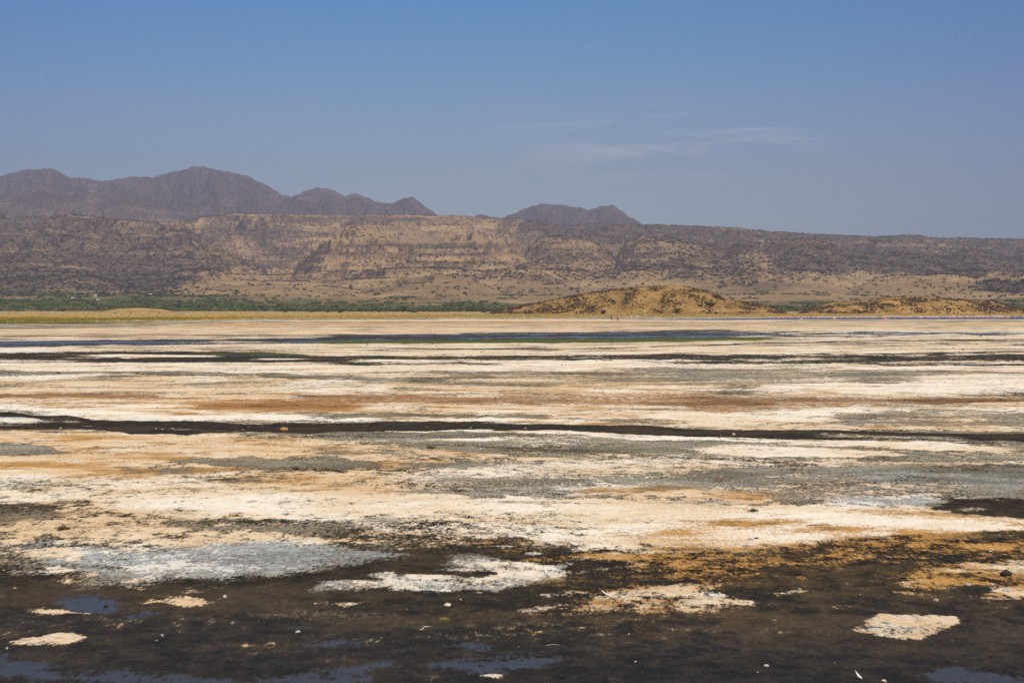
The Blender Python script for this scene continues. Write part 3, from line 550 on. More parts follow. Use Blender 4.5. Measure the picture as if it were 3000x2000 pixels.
# ------------------------------------------------------------ escarpment and far mountains
def interp(u, tab): p = np.array(tab, float); return np.interp(u, p[:, 0], p[:, 1])
SKY = [(-900, 600), (0, 640), (500, 655), (560, 650), (600, 637), (700, 628), (850, 630), (1000, 633), (1200, 632), (1350, 634), (1500, 645), (1700, 657), (1900, 660), (2000, 663), (2150, 668), (2300, 681), (2400, 689), (2550, 694), (2630, 692), (2680, 692), (2760, 698), (2850, 699), (3000, 703), (3900, 690)]
NEARTOP = [(-900, 600), (0, 620), (100, 622), (250, 635), (340, 645), (450, 652), (540, 664), (580, 690), (610, 730), (640, 790), (700, 870)]
MID = [(-900, 720), (0, 730), (100, 732), (180, 742), (300, 765), (350, 778), (400, 752), (450, 738), (550, 735), (620, 746), (700, 764), (790, 800), (850, 786), (890, 766), (930, 738), (970, 708), (1010, 688), (1060, 676), (1120, 671), (1180, 678), (1210, 686), (1350, 687), (1480, 708), (1540, 740), (1580, 710), (1640, 694), (1720, 702), (1760, 725), (1800, 760), (1840, 715), (1880, 695), (1960, 695), (2050, 712), (2120, 740), (2180, 716), (2260, 720), (2340, 705), (2420, 712), (2500, 742), (2560, 750), (2620, 736), (2700, 734), (2760, 750), (2850, 735), (2920, 760), (3000, 742), (3900, 720)]
LOWM = [(-900, 780), (0, 775), (150, 790), (300, 800), (420, 830), (600, 790), (760, 815), (850, 830), (950, 812), (1100, 790), (1250, 775), (1400, 790), (1500, 776), (1650, 790), (1750, 800), (1850, 780), (2000, 775), (2150, 790), (2250, 775), (2400, 800), (2500, 840), (2600, 815), (2800, 790), (3000, 800), (3900, 790)]
FOOT = [(-900, 862), (0, 868), (300, 864), (500, 858), (620, 842), (700, 836), (850, 832), (980, 838), (1080, 848), (1180, 820), (1280, 804), (1380, 820), (1440, 842), (1520, 830), (1620, 832), (1750, 846), (1850, 846), (2050, 838), (2150, 818), (2250, 809), (2340, 808), (2430, 824), (2490, 850), (2560, 822), (2640, 806), (2740, 804), (2830, 815), (2900, 822), (3000, 806), (3900, 810)]
LAY = [(SKY, 5900, 1500, 1.7, 3000), (NEARTOP, 4900, 1300, 1.5, 900), (MID, 4150, 900, 1.6, 1200), (LOWM, 3550, 700, 1.6, 900), (FOOT, 2950, 520, 1.7, 900)]
def hill_z(tx, Y):
    u = 1500 + tx * F0; X = tx * Y
    uw = u + 26 * fbm(X / 260, Y / 420, 4, 0.5, 5.0) + 10 * fbm(X / 60, Y / 90, 3, 0.5, 6.0)
    z = (sst(Y, 1500, 2700) * 26 + np.maximum(Y - 2500, 0) * 0.012) * (1.0 + 0.35 * fbm(X / 300, Y / 300, 3, .5, 1.0))
    for tab, Yc, wf, pw, wb in LAY:
        yc = Yc + 260 * fbm(X / 700, Y * 0 + Yc * .01, 3, 0.5, 2.0)
        zc = H0 + yc * (V0 - interp(uw, tab)) / F0
        s = np.clip((Y - (yc - wf)) / wf, 0, 1); g = 1 - (1 - s) ** pw
        back = np.clip((Y - yc) / wb, 0, 1)
        z = np.maximum(z, zc * g * (1 - 0.45 * back * back))
    amp = (0.30 + 0.22 * (1 - sst(u, 500, 900))) * np.clip(z - 8, 0, 260) * (1 - 0.85 * sst(Y, 5300, 5900))
    rg = ridged((X + 0.25 * Y) / 300 + 0.35 * fbm(X / 200, Y / 300, 3, .5, 7.0), Y / 900, 5, 0.52, 3.0)
    z = z + amp * (rg - 0.62) + 0.05 * np.clip(z, 0, 200) * fbm(X / 45, Y / 60, 5, 0.6, 12.0)
    st_ = 24.0; zt = z + 3 * fbm(X / 500, Y / 500, 2, .5, 8.0)
    fr = zt / st_; fl = np.floor(fr); q = (fl + sst(fr - fl, 0.32, 0.62)) * st_
    k = 0.62 * np.exp(-((u - 1180) / 330) ** 2) + 0.35 * np.exp(-((u - 700) / 200) ** 2) + 0.18
    z = z + (q - zt) * k * sst(z, 30, 70)
    z = np.minimum(z, H0 + Y * (V0 - np.minimum(interp(u, SKY), interp(u, NEARTOP))) / F0 + 9 * fbm(X / 70, Y / 160, 5, .66, 40.0))
    return z
txs = np.concatenate([np.linspace(-0.66, -0.39, 110)[:-1], np.linspace(-0.39, 0.39, 1250), np.linspace(0.39, 0.66, 110)[1:]])
Ys = np.concatenate([np.linspace(1500, 2500, 50)[:-1], np.linspace(2500, 6000, 400), np.linspace(6000, 7200, 24)[1:]])
TX, YY = np.meshgrid(txs, Ys); htx = TX.ravel(); hy = YY.ravel()
hz = hill_z(htx, hy); hx = htx * hy; hz = hz * sst(hy, 1500, 1900) - 0.4 * (1 - sst(hy, 1500, 1600))
Hf = Field(hx, hy, hz, dict(scrub=.50, cliff=0, pale=0, grn=0))
hb = Hf.band
lowz = 1 - sst(Hf.v, 800, 862)
hb([(-900, 600, 880), (0, 610, 872), (450, 640, 850), (620, 700, 830)], 10, 14, scrub=.98)
hb([(560, 630, 790), (900, 630, 770)], 8, 10, scrub=.80)
hb([(1500, 640, 700), (2300, 670, 740), (9000, 690, 790)], 6, 12, scrub=.95)
hb([(2250, 715, 800), (2600, 730, 800), (9000, 725, 800)], 10, 16, scrub=1.05)
hb([(1550, 715, 850), (2250, 740, 850)], 10, 16, scrub=.80)
hb([(850, 770, 815), (1500, 760, 812), (1800, 780, 850)], 8, 14, scrub=.66)
hb([(600, 820, 893), (1000, 822, 895), (1700, 825, 895), (3300, 808, 890)], 8, 12, scrub=.34, pale=.25)
hb([(1000, 676, 686), (1180, 674, 686), (1240, 688, 710), (1480, 702, 712)], 3, 5, scrub=.2, pale=.9)
hb([(1000, 698, 712), (1250, 696, 713), (1480, 700, 712)], 2, 3, scrub=.2, pale=.85)
hb([(1180, 800, 830), (1280, 806, 826), (1380, 808, 832)], 4, 6, scrub=.25, pale=.35)
for ln_ in ([(0, 622, 626), (100, 624, 628), (250, 637, 641), (340, 647, 651), (540, 666, 670)], [(0, 682, 685), (150, 680, 683), (250, 690, 693)], [(250, 690, 693), (420, 690, 693), (500, 678, 682), (580, 684, 688)], [(0, 731, 735), (120, 733, 737), (200, 748, 752)], [(400, 735, 739), (560, 733, 737), (640, 745, 750), (700, 762, 767)], [(0, 770, 773), (300, 790, 794)], [(1100, 662, 668), (1260, 668, 674)], [(1560, 695, 701), (1720, 703, 708), (1800, 740, 745)], [(1860, 692, 698), (2020, 694, 700)], [(2230, 704, 708), (2500, 710, 715), (2900, 720, 724)], [(2080, 812, 818), (2380, 808, 815)], [(2580, 803, 809), (2820, 806, 812)], [(1600, 770, 776), (1900, 760, 768), (2050, 775, 780)]):
    hb(ln_, 3, 9, scrub=.25, pale=.7, k=.55)
hb([(950, 713, 729), (1480, 714, 728)], 1.5, 2, cliff=.95)
hb([(960, 737, 752), (1250, 738, 753), (1440, 740, 748)], 1.5, 2, cliff=.9)
hb([(820, 634, 650), (1100, 634, 652), (1300, 640, 650)], 2, 3, cliff=.85)
hb([(560, 670, 675), (980, 680, 690)], 1.2, 2, cliff=1)
hb([(660, 748, 753), (780, 746, 751)], 1, 2, cliff=1); hb([(580, 735, 740), (650, 734, 739)], 1, 2, cliff=1); hb([(620, 776, 792), (720, 778, 794)], 3, 4, cliff=.8)
hb([(1640, 684, 700), (2050, 682, 702)], 2.5, 4, cliff=.8); hb([(1560, 722, 745), (1640, 726, 750)], 3, 5, cliff=.7)
hb([(2180, 826, 846), (2300, 828, 850)], 3, 6, cliff=.7); hb([(2860, 820, 850), (3000, 822, 860)], 4, 7, cliff=.7, scrub=.9)
hb([(1110, 826, 834), (1180, 826, 840)], 2, 4, cliff=.6)
hb(full((0, 850, 912), (500, 862, 912), (900, 878, 912), (1500, 886, 912), (3000, 884, 912)), 7, 8, grn=1, scrub=.5)
me = mesh_np('hills', np.stack([hx, hy, hz], 1), grid_faces(len(Ys), len(txs)), M_HILL)
set_col(me, 'cover', np.stack([Hf.F['scrub'], Hf.F['cliff'], Hf.F['pale'], Hf.F['grn']], 1))
ho = link(bpy.data.objects.new('hills', me)); tag(ho, kind='structure')

MT = [  # far ridges: crest row by column, depth, front width
    ([(-900, 540), (-300, 505), (0, 515), (50, 502), (85, 493), (110, 497), (150, 493), (180, 502), (195, 514), (215, 520), (240, 517), (290, 529), (340, 526), (390, 515), (450, 518), (500, 505), (545, 497), (570, 488), (600, 489), (640, 499), (690, 503), (735, 518), (780, 543), (820, 566), (850, 575), (1100, 620), (1300, 700)], 10200, 2600, 2000),
    ([(840, 640), (860, 572), (900, 556), (930, 547), (960, 549), (1000, 566), (1050, 600), (1100, 640)], 11200, 900, 900),
    ([(-900, 600), (0, 577), (64, 563), (128, 537), (160, 556), (200, 566), (255, 562), (300, 569), (360, 572), (425, 580), (468, 597), (530, 625), (600, 650), (700, 690), (3000, 800)], 7600, 880, 1300),
    ([(600, 660), (700, 610), (780, 585), (840, 574), (900, 566), (955, 563), (985, 570), (1010, 573), (1040, 565), (1070, 572), (1100, 586), (1150, 590), (1180, 580), (1210, 574), (1235, 592), (1260, 612), (1290, 634), (1330, 665)], 9000, 1500, 1300),
    ([(1340, 660), (1380, 634), (1410, 626), (1440, 632), (1480, 630), (1500, 624), (1530, 633), (1560, 650)], 8000, 800, 800),
    ([(1440, 665), (1480, 634), (1520, 616), (1550, 603), (1590, 594), (1630, 594), (1665, 600), (1700, 605), (1725, 613), (1750, 607), (1775, 598), (1790, 596), (1810, 606), (1835, 625), (1870, 645), (1900, 662), (1930, 680)], 9400, 1300, 1200),
    ([(1880, 690), (1910, 660), (1960, 655), (2010, 662), (2060, 668), (2120, 690)], 10500, 900, 900)]
def mtn_z(tx, Y):
    u = 1500 + tx * F0; X = tx * Y; z = np.full_like(X, 40.0)
    for tab, Yc, wf, wb in MT:
        uw = u + 5 * fbm(X / 200, Y / 500, 4, .5, Yc * .01) * 1.0 + 40 * fbm(X / 900, Y / 900, 3, .5, 3.3) * np.clip(np.abs(Y - Yc) / 800, 0, 1)
        zc = H0 + Yc * (V0 - interp(uw, tab)) / F0
        zc = np.where((u < tab[0][0]) | (u > tab[-1][0]), 0, zc) if tab[0][0] > -800 else zc
        zc = zc + np.where(zc > 60, 20 * fbm(X / 120, Y / 900, 5, .66, Yc * .02), 0)
        s = np.clip((Y - (Yc - wf)) / wf, 0, 1); b = np.clip((Y - Yc) / wb, 0, 1)
        amp = 1 - np.exp(-((Y - Yc) / 260) ** 2)
        rg = ridged(X / 480 + .5 * fbm(X / 500, Y / 500, 3, .5, 4.4), Y / 560, 6, 0.58, Yc * .013) - 0.62
        zz = zc * (0.38 + 0.62 * s ** 1.05) * (s > 0) * (1 - 0.5 * b) + amp * rg * 0.62 * np.clip(zc - 150, 0, 900) * (s > 0)
        zz = np.minimum(zz, H0 + Y * (V0 - interp(uw, tab)) / F0 + 20 * fbm(X / 120, Y / 900, 5, .66, Yc * .02) + 8 * fbm(X / 50, Y / 110, 3, .6, 2.6) - 10)
        z = np.maximum(z, zz + 11 * fbm(X / 55, Y / 110, 5, .65, 2.2))
    return z
mtx = np.concatenate([np.linspace(-0.62, -0.37, 90)[:-1], np.linspace(-0.37, 0.16, 850), np.linspace(0.16, 0.3, 30)[1:]])
mY = np.linspace(6700, 12200, 330)
A_, B_ = np.meshgrid(mtx, mY); mx = A_.ravel() * B_.ravel(); my = B_.ravel(); mz = mtn_z(A_.ravel(), my)
Mf = Field(mx, my, mz, dict(scrub=.85, cliff=0, pale=0, grn=0))
Mf.band([(-900, 590, 660), (0, 590, 660), (550, 600, 660)], 14, 20, scrub=.55, pale=.22)
me = mesh_np('mountains', np.stack([mx, my, mz], 1), grid_faces(len(mY), len(mtx)), M_MTN)
set_col(me, 'cover', np.stack([Mf.F['scrub'], Mf.F['cliff'], Mf.F['pale'], Mf.F['grn']], 1))
mo = link(bpy.data.objects.new('mountains', me)); tag(mo, kind='structure')

# ------------------------------------------------------------ islands of rocky ground on the far shore
ISL = [
    ('hill', [(1425, 918), (1480, 907), (1530, 895), (1600, 882), (1650, 872), (1700, 862), (1760, 854), (1800, 849), (1850, 843), (1900, 841), (1950, 838), (2000, 839), (2030, 844), (2080, 855), (2100, 862), (2140, 875), (2160, 881), (2220, 891), (2250, 896), (2280, 908), (2310, 918)], 930, 60),
    ('hill', [(2335, 919), (2360, 910), (2395, 897), (2430, 887), (2480, 884), (2540, 880), (2600, 871), (2650, 868), (2700, 871), (2750, 872), (2800, 877), (2835, 876), (2860, 884), (2900, 881), (2930, 889), (2960, 899), (3000, 904), (3060, 909), (3150, 915), (3220, 919)], 960, 55),
    ('hill', [(240, 916), (300, 911), (350, 904), (400, 901.5), (440, 902.5), (480, 906), (510, 912), (540, 916)], 1230, 40)]
isl_pts = []
for idx, (nm, tab, Yc, wf) in enumerate(ISL):
    u0, u1 = tab[0][0] - 10, tab[-1][0] + 10; nu = int((u1 - u0) / 2.2); ny = 130 if idx < 2 else 60
    U, YV = np.meshgrid(np.linspace(u0, u1, nu), np.linspace(Yc - wf, Yc + wf * 1.4, ny)); U = U.ravel(); yv = YV.ravel()
    vc = interp(U, tab); zc = np.maximum(H0 + Yc * (V0 - vc) / F0, 0)
    # the front foot follows the outline so the hill stands as a rounded body
    s = np.clip((yv - (Yc - wf)) / wf, 0, 1); b = np.clip((yv - Yc) / (wf * 1.4), 0, 1)
    X = (U - 1500) / F0 * yv
    prof = np.sin(s * math.pi / 2) ** 1.15 * (1 - b ** 1.8)
    zz = zc * prof
    am = np.clip(zc / 8, 0, 1) * prof ** 0.5
    amk = 1.0 if idx < 2 else 0.25
    zz = zz + amk * am * (1.3 * fbm(X / 14, yv / 14, 5, .6, 3.0 + idx) * (1 - 0.6 * np.exp(-((yv - Yc) / 8) ** 2)) + 0.8 * (ridged(X / 7, yv / 7, 4, .6, 1.0 + idx) - .6)) - 0.12
    If = Field(X, yv, zz, dict(scrub=.52 if idx < 2 else .22, cliff=0, pale=0.0, grn=0))
    If.F['scrub'] += 0.38 * (fbm(X / 18, yv / 26, 4, .6, 31.0))
    if idx == 2: If.F['pale'][:] = .2
    me = mesh_np(nm, np.stack([X, yv, zz], 1), grid_faces(ny, nu), M_ISLE)
    set_col(me, 'cover', np.stack([If.F['scrub'], If.F['cliff'], If.F['pale'], If.F['grn']], 1))
    io = link(bpy.data.objects.new(nm, me)); tag(io, kind='structure')
    front = np.where((yv < Yc + 4) & (zz > 0.6))[0]; isl_pts.append((X, yv, zz, front, U, If.v))

# ------------------------------------------------------------ vegetation
def leaf_cloud(n, rx, ry, rz, size, flat=0.0, seed=0, tri=False, lumps=5):
    """many small tilted leaf faces in several overlapping lumps"""
    g = np.random.default_rng(seed); cs = g.normal(0, 0.42, (lumps, 3)) * np.array([rx, ry, rz * .5]); rs = g.uniform(0.45, 0.75, lumps)
    k = g.integers(0, lumps, n); d = g.normal(0, 1, (n, 3)); d /= np.linalg.norm(d, axis=1)[:, None]
    c = cs[k] + d * (g.uniform(0.45, 1.0, n) ** 0.5)[:, None] * rs[k][:, None] * np.array([rx, ry, rz])
    c[:, 2] = np.maximum(c[:, 2], -rz * (0.9 - flat * 0.6))
    a = g.normal(0, 1, (n, 3)); a /= np.linalg.norm(a, axis=1)[:, None]; b = np.cross(a, g.normal(0, 1, (n, 3))); b /= np.linalg.norm(b, axis=1)[:, None]
    sz = size * g.uniform(0.6, 1.3, n)[:, None]
    V = np.stack([c - a * sz - b * sz * .6, c + a * sz - b * sz * .6, c + a * sz * .8 + b * sz * .6, c - a * sz * .8 + b * sz * .6], 1)
    return V.reshape(-1, 3), np.arange(n * 4).reshape(n, 4)
def tube(path, radii, seg=7):
    """tapered tube through a path"""
    V = []; Fc = []; P = [Vector(p) for p in path]
    for i, p in enumerate(P):
        t = (P[min(i + 1, len(P) - 1)] - P[max(i - 1, 0)]).normalized(); a = t.orthogonal().normalized(); b = t.cross(a)
        if i and abs(t.z) < .99: a = Vector((0, 0, 1)).cross(t).normalized(); b = t.cross(a)
        for k in range(seg):
            q = 2 * math.pi * k / seg; V.append(p + (a * math.cos(q) + b * math.sin(q)) * radii[i])
    for i in range(len(P) - 1):
        for k in range(seg): Fc.append([i * seg + k, i * seg + (k + 1) % seg, (i + 1) * seg + (k + 1) % seg, (i + 1) * seg + k])
    return np.array([tuple(v) for v in V]), np.array(Fc)
def joinm(parts):
    V = []; Fc = []; o = 0
    for v, f in parts: V.append(v); Fc.append(np.asarray(f) + o); o += len(v)
    return np.concatenate(V), np.concatenate(Fc)
M_BARK = simple_mat('bark', (0.12, 0.09, 0.065), .9, .3, 6, .1, .02)
M_LEAF = [simple_mat('acacia_leaf', (0.125, 0.155, 0.048), .75, .45, .35, .15, trans=.25), simple_mat('dark_leaf', (0.070, 0.092, 0.034), .75, .45, .35, .15, trans=.2),
          simple_mat('pale_leaf', (0.19, 0.205, 0.075), .75, .40, .35, .15, trans=.25), simple_mat('dry_twigs', (0.13, 0.085, 0.055), .85, .4, .5, .1, trans=.1)]
M_SCRUB = simple_mat('scrub_leaf', (0.048, 0.044, 0.026), .85, .5, .02, .1)
M_SCRUBG = simple_mat('green_scrub', (0.068, 0.088, 0.034), .85, .5, .02, .1)

def hill_sample(tx, Y):
    j = np.clip(np.searchsorted(txs, tx) - 1, 0, len(txs) - 2); i = np.clip(np.searchsorted(Ys, Y) - 1, 0, len(Ys) - 2)
    a = (tx - txs[j]) / (txs[j + 1] - txs[j]); b = (Y - Ys[i]) / (Ys[i + 1] - Ys[i]); Zg = hz.reshape(len(Ys), len(txs))
    return Zg[i, j] * (1 - a) * (1 - b) + Zg[i, j + 1] * a * (1 - b) + Zg[i + 1, j] * (1 - a) * b + Zg[i + 1, j + 1] * a * b
def field_sample(arr, tx, Y):
    j = np.clip(np.searchsorted(txs, tx), 0, len(txs) - 1); i = np.clip(np.searchsorted(Ys, Y), 0, len(Ys) - 1)
    return arr.reshape(len(Ys), len(txs))[i, j]

# prototypes of the shore trees: umbrella-shaped acacias and round bushes
def tree_proto(kind, seed):
    g = random.Random(seed)
    if kind == 'acacia': h, rx, rz, base = 5.2, 4.0, 1.0, 4.0
    elif kind == 'bush': h, rx, rz, base = 3.4, 3.2, 1.5, 1.55
    else: h, rx, rz, base = 3.6, 2.8, 1.5, 1.6
    V, Fc = leaf_cloud(330, rx, rx * .85, rz, .30, .6, seed, lumps=7); V[:, 2] += base
    crown = mesh_np('crown', V, Fc, M_LEAF[0], False)
    parts = []
    for k in range(4):
        a = g.uniform(0, 6.28); r = rx * .5
        parts.append(tube([(0.12 * math.cos(a), 0.12 * math.sin(a), -0.3), (r * .25 * math.cos(a), r * .25 * math.sin(a), base * .45), (r * math.cos(a), r * math.sin(a), base)], [.16, .11, .05], 6))
    tv, tf = joinm(parts)
    return crown, mesh_np('trunk', tv, tf, M_BARK)
PROT = []
for kind in ('acacia', 'bush', 'thorn'):
    for sd in (1, 2):
        cr, tr = tree_proto(kind, sd * 7 + len(kind)); PROT.append((kind, cr, tr))
crown_by = {}
def crown_variant(i, mi):
    if (i, mi) not in crown_by:
        me = PROT[i][1].copy(); me.materials.clear(); me.materials.append(M_LEAF[mi]); crown_by[(i, mi)] = me
    return crown_by[(i, mi)]
def place_tree(x, y, z, sc, pi, mi, label, group, name, cat):
    e = bpy.data.objects.new(name, None); link(e); e.empty_display_size = .5; e.location = (x, y, z); e.rotation_euler = (0, 0, random.uniform(0, 6.28)); e.scale = (sc, sc, sc * random.uniform(.85, 1.1))
    tag(e, label, cat, group)
    link(bpy.data.objects.new('crown', crown_variant(pi, mi)), e); link(bpy.data.objects.new('trunk', PROT[pi][2]), e)
    return e
def shore_row(u):   # row where the woodland meets the straw
    return interp(u, [(-300, 911), (0, 911), (280, 911.5), (420, 909.5), (520, 911), (1000, 913), (1200, 914.5), (1450, 914)])
frontal = []
g = random.Random(5)
u = -120.0
while u < 1440:
    frontal.append((u + g.uniform(-4, 4), shore_row(u) + g.uniform(-.8, .5))); u += g.uniform(9, 20)
for _ in range(16): frontal.append((g.uniform(820, 1430), g.uniform(913, 917.0)))
for _ in range(5): frontal.append((g.uniform(20, 300), g.uniform(911.5, 913.5)))
for _ in range(12): frontal.append((g.uniform(2270, 2430), g.uniform(911, 913)))
for _ in range(10): frontal.append((g.uniform(2960, 3100), g.uniform(909.5, 911)))
LB = {('acacia', 0): 'green flat-topped acacia edging the straw plain', ('acacia', 1): 'dark green flat-topped acacia edging the straw plain', ('acacia', 2): 'light green flat-topped acacia edging the straw plain', ('acacia', 3): 'bare brown acacia edging the straw plain',
      ('bush', 0): 'green rounded bush bordering the woodland', ('bush', 1): 'dark green rounded bush bordering the woodland', ('bush', 2): 'light green rounded bush bordering the woodland', ('bush', 3): 'leafless brown bush bordering the woodland',
      ('thorn', 0): 'green upright thorn shrub on the far shore', ('thorn', 1): 'dark green upright thorn shrub on the far shore', ('thorn', 2): 'light green upright thorn shrub on the far shore', ('thorn', 3): 'dry brown thorn shrub on the far shore'}
def zone_shore(u): return 'far left' if u < 330 else 'left' if u < 700 else 'middle left' if u < 1050 else 'just left of the rocky hill' if u < 1500 else 'between the rocky hills' if u < 2700 else 'far right'
def add_front(x, y, z, sc):
    pi = g.choice([0, 1, 2, 3, 2, 3, 4, 5]); mi = g.choice([0, 0, 1, 1, 1, 2, 3]); kind = PROT[pi][0]
    zn = zone_shore(float(proj(x, y, z)[0]))
    place_tree(x, y, z, sc, pi, mi, LB[(kind, mi)] + ', ' + zn, {'acacia': 'acacias', 'bush': 'rounded bushes', 'thorn': 'thorn shrubs'}[kind] + {0: ', green', 1: ', dark green', 2: ', light green', 3: ', brown'}[mi] + ', far shore, ' + zn, {'acacia': 'acacia_tree', 'bush': 'bush', 'thorn': 'thorn_shrub'}[kind], {'acacia': 'tree', 'bush': 'bush', 'thorn': 'shrub'}[kind])
for (u, v) in frontal:
    p = ground_at(u, v)
    zz = float(hill_sample(np.array([p.x / p.y]), np.array([p.y]))[0]) if p.y > 1510 else 0.0
    sc = 0.42 + g.random() * .5 if v > 913.2 and u < 2000 else 0.8 + g.random() * .75
    add_front(p.x, p.y, max(zz, 0) - .1, sc)
n_front = len(frontal)
# next rows of the woodland, still one by one, then the mass behind
cand_tx = rng.uniform(-0.40, 0.40, 30000); cand_Y = 1560 + (rng.random(30000) ** 1.25) * 1300
cu = 1500 + cand_tx * F0; cz_ = hill_sample(cand_tx, cand_Y); _, cvv = proj(cand_tx * cand_Y, cand_Y, cz_)
dens = np.where(cu < 1500, 1.0, np.where((cu > 2200) & (cu < 2520), .8, np.where(cu > 2900, .8, .25)))
lim = 7 + interp(cu, [(-900, 868), (0, 872), (300, 876), (550, 872), (700, 880), (900, 884), (1500, 889), (2100, 892), (2300, 888), (2900, 886), (3900, 880)])
clump = fbm(cand_tx * cand_Y / 60, cand_Y / 90, 3, .5, 6.6)
keep = (rng.random(30000) < dens * np.clip(.66 - sst(lim - cvv, -20, 20) * 1.1 + 2.2 * clump, 0, 1)) & (cvv < interp(cu, [(0, 911), (1000, 912.5), (1500, 914), (3000, 912)])) & (cz_ > -.3)
ids = np.where(keep)[0]; ids = ids[:11000]; ids = ids[np.argsort(cand_Y[ids])]
vis = [i for i in ids if -20 < cu[i] < 3020]
pick = vis[:max(0, 290 - n_front)]
for i in pick: add_front(cand_tx[i] * cand_Y[i], cand_Y[i], cz_[i] - .1, g.uniform(.65, 1.25))
pset = set(pick); rest = [i for i in ids if i not in pset]
def scatter_mass(name, pts, protos, mat, kindlabel, cat):
    Vs = []; Fs = []; o = 0
    for (x, y, z, s, r, k) in pts:
        v, f = protos[k]; c, sn = math.cos(r), math.sin(r)
        vv = v * s; Vs.append(np.stack([vv[:, 0] * c - vv[:, 1] * sn + x, vv[:, 0] * sn + vv[:, 1] * c + y, vv[:, 2] + z], 1)); Fs.append(f + o); o += len(v)
    ob = link(bpy.data.objects.new(name, mesh_np(name, np.concatenate(Vs), np.concatenate(Fs), mat, False))); tag(ob, kindlabel, cat, kind='stuff'); return ob
lp = [leaf_cloud(46, 3.6, 3.2, 1.5, .72, .5, s_, lumps=4) for s_ in (11, 12, 13, 14)]
for v_, f_ in lp: v_[:, 2] += 2.0
for tone in range(3):
    pts = [(cand_tx[i] * cand_Y[i], cand_Y[i], cz_[i], random.uniform(.6, 1.25), random.uniform(0, 6.3), random.randrange(4)) for i in rest if (int(i) * 7) % 3 == tone]
    scatter_mass('woodland', pts, lp, [M_LEAF[0], M_LEAF[1], M_LEAF[2]][tone], ['mid green mass of acacia woodland at the foot of the hills', 'dark green crowns of the woodland mass below the hills', 'light green crowns of the woodland mass below the hills'][tone], 'woodland')

# scrub dotted over the slopes
N = 150000
stx = rng.uniform(-0.45, 0.45, N); sY = rng.uniform(2350, 6050, N); su = 1500 + stx * F0
ssc = field_sample(Hf.F['scrub'], stx, sY); sgr = field_sample(Hf.F['grn'], stx, sY); sz_ = hill_sample(stx, sY)
nn = fbm(stx * sY / 120, sY / 150, 4, .6, 14.0)
kp = np.where(rng.random(N) < np.clip((ssc - .30) * .75 + .5 * nn * ssc, 0.02, .8))[0][:46000]
sp = [leaf_cloud(9, 3.0, 3.0, 1.5, 1.25, .3, s_, lumps=2) for s_ in (21, 22, 23)]
for v_, f_ in sp: v_[:, 2] += 1.2
M_SC = {}
near_s = sorted([i for i in kp if -20 < su[i] < 3020 and sY[i] < 3100], key=lambda i: sY[i])[:280]
ns_set = set(near_s)
scatter_mass('scrub', [(stx[i] * sY[i], sY[i], sz_[i], random.uniform(.7, 1.7), random.uniform(0, 6.3), random.randrange(3)) for i in kp if i not in ns_set], sp, M_SCRUB, 'dark scrub dotted all over the slopes of the escarpment', 'scrub')
bl = [mesh_np('shrub', v_ * 1.0, f_, M_SCRUBG, False) for v_, f_ in [leaf_cloud(60, 2.3, 2.3, 1.25, .42, .3, s_, lumps=4) for s_ in (31, 32, 33)]]
for me_ in bl:
    a_ = np.empty(len(me_.vertices) * 3, np.float32); me_.vertices.foreach_get('co', a_); a_[2::3] += 1.3; me_.vertices.foreach_set('co', a_)
for i in near_s:
    o = link(bpy.data.objects.new('shrub', random.choice(bl))); o.location = (stx[i] * sY[i], sY[i], sz_[i] - .1); s_ = random.uniform(.8, 2.0); o.scale = (s_, s_, s_ * .8); o.rotation_euler = (0, 0, random.uniform(0, 6.3))
    zs_ = 'far left' if su[i] < 500 else 'under the stepped mesa' if su[i] < 1000 else 'left of the larger rocky hill' if su[i] < 1450 else 'behind the larger rocky hill' if su[i] < 2280 else 'above the lower rocky hill' if su[i] < 2750 else 'far right'
    sz2 = ('big' if s_ > 1.5 else 'small' if s_ < 1.1 else 'middling')
    tag(o, sz2 + ' dark green shrub alone on the tan foot slope, ' + zs_, 'shrub', sz2 + ' lone shrubs on the foot slope, ' + zs_)
# skyline trees on the plateau edge
# ------------------------------------------------------------ rocks
def rock_mesh(name, seed, mat, sub=3, flat=.65, rough=.28):
    import bmesh
    bm = bmesh.new(); bmesh.ops.create_icosphere(bm, subdivisions=sub, radius=1.0); rg = random.Random(seed); off = Vector((rg.uniform(0, 50), rg.uniform(0, 50), rg.uniform(0, 50)))
    from mathutils import noise as mn
    pl = [Vector((rg.gauss(0, 1), rg.gauss(0, 1), rg.gauss(0, 1))).normalized() for _ in range(7)]; pd = [rg.uniform(.62, .9) for _ in pl]
    for v in bm.verts:
        c = v.co.copy()
        for n_, d_ in zip(pl, pd):
            q = c.dot(n_) - d_
            if q > 0: c -= n_ * q * .85
        c *= 1 + rough * mn.noise(c * 1.6 + off) + rough * .5 * mn.noise(c * 5 + off)
        c.z *= flat; v.co = c + Vector((0, 0, flat * .55))
    me = bpy.data.meshes.new(name); bm.to_mesh(me); bm.free(); me.materials.append(mat)
    return me
M_ROCK = {
    'dark': simple_mat('dark_stone', (0.035, 0.030, 0.028), .75, .4, 5, .3, .02), 'brown': simple_mat('brown_stone', (0.16, 0.09, 0.05), .85, .4, 5, .2, .02),
    'grey': simple_mat('grey_stone', (0.22, 0.20, 0.17), .85, .35, 5, .2, .02), 'pale': simple_mat('pale_stone', (0.46, 0.44, 0.40), .8, .25, 5, .2, .01),
    'blue': simple_mat('blue_grey_stone', (0.34, 0.36, 0.40), .7, .35, 5, .3, .01), 'ochre': simple_mat('ochre_stone', (0.40, 0.24, 0.10), .85, .35, 5, .2, .01),
    'cream': simple_mat('cream_stone', (0.60, 0.52, 0.38), .8, .15, 3, .2, .005)}
M_LAVA = simple_mat('hill_boulder', (0.068, 0.044, 0.026), .9, .5, .8, .1, .15)
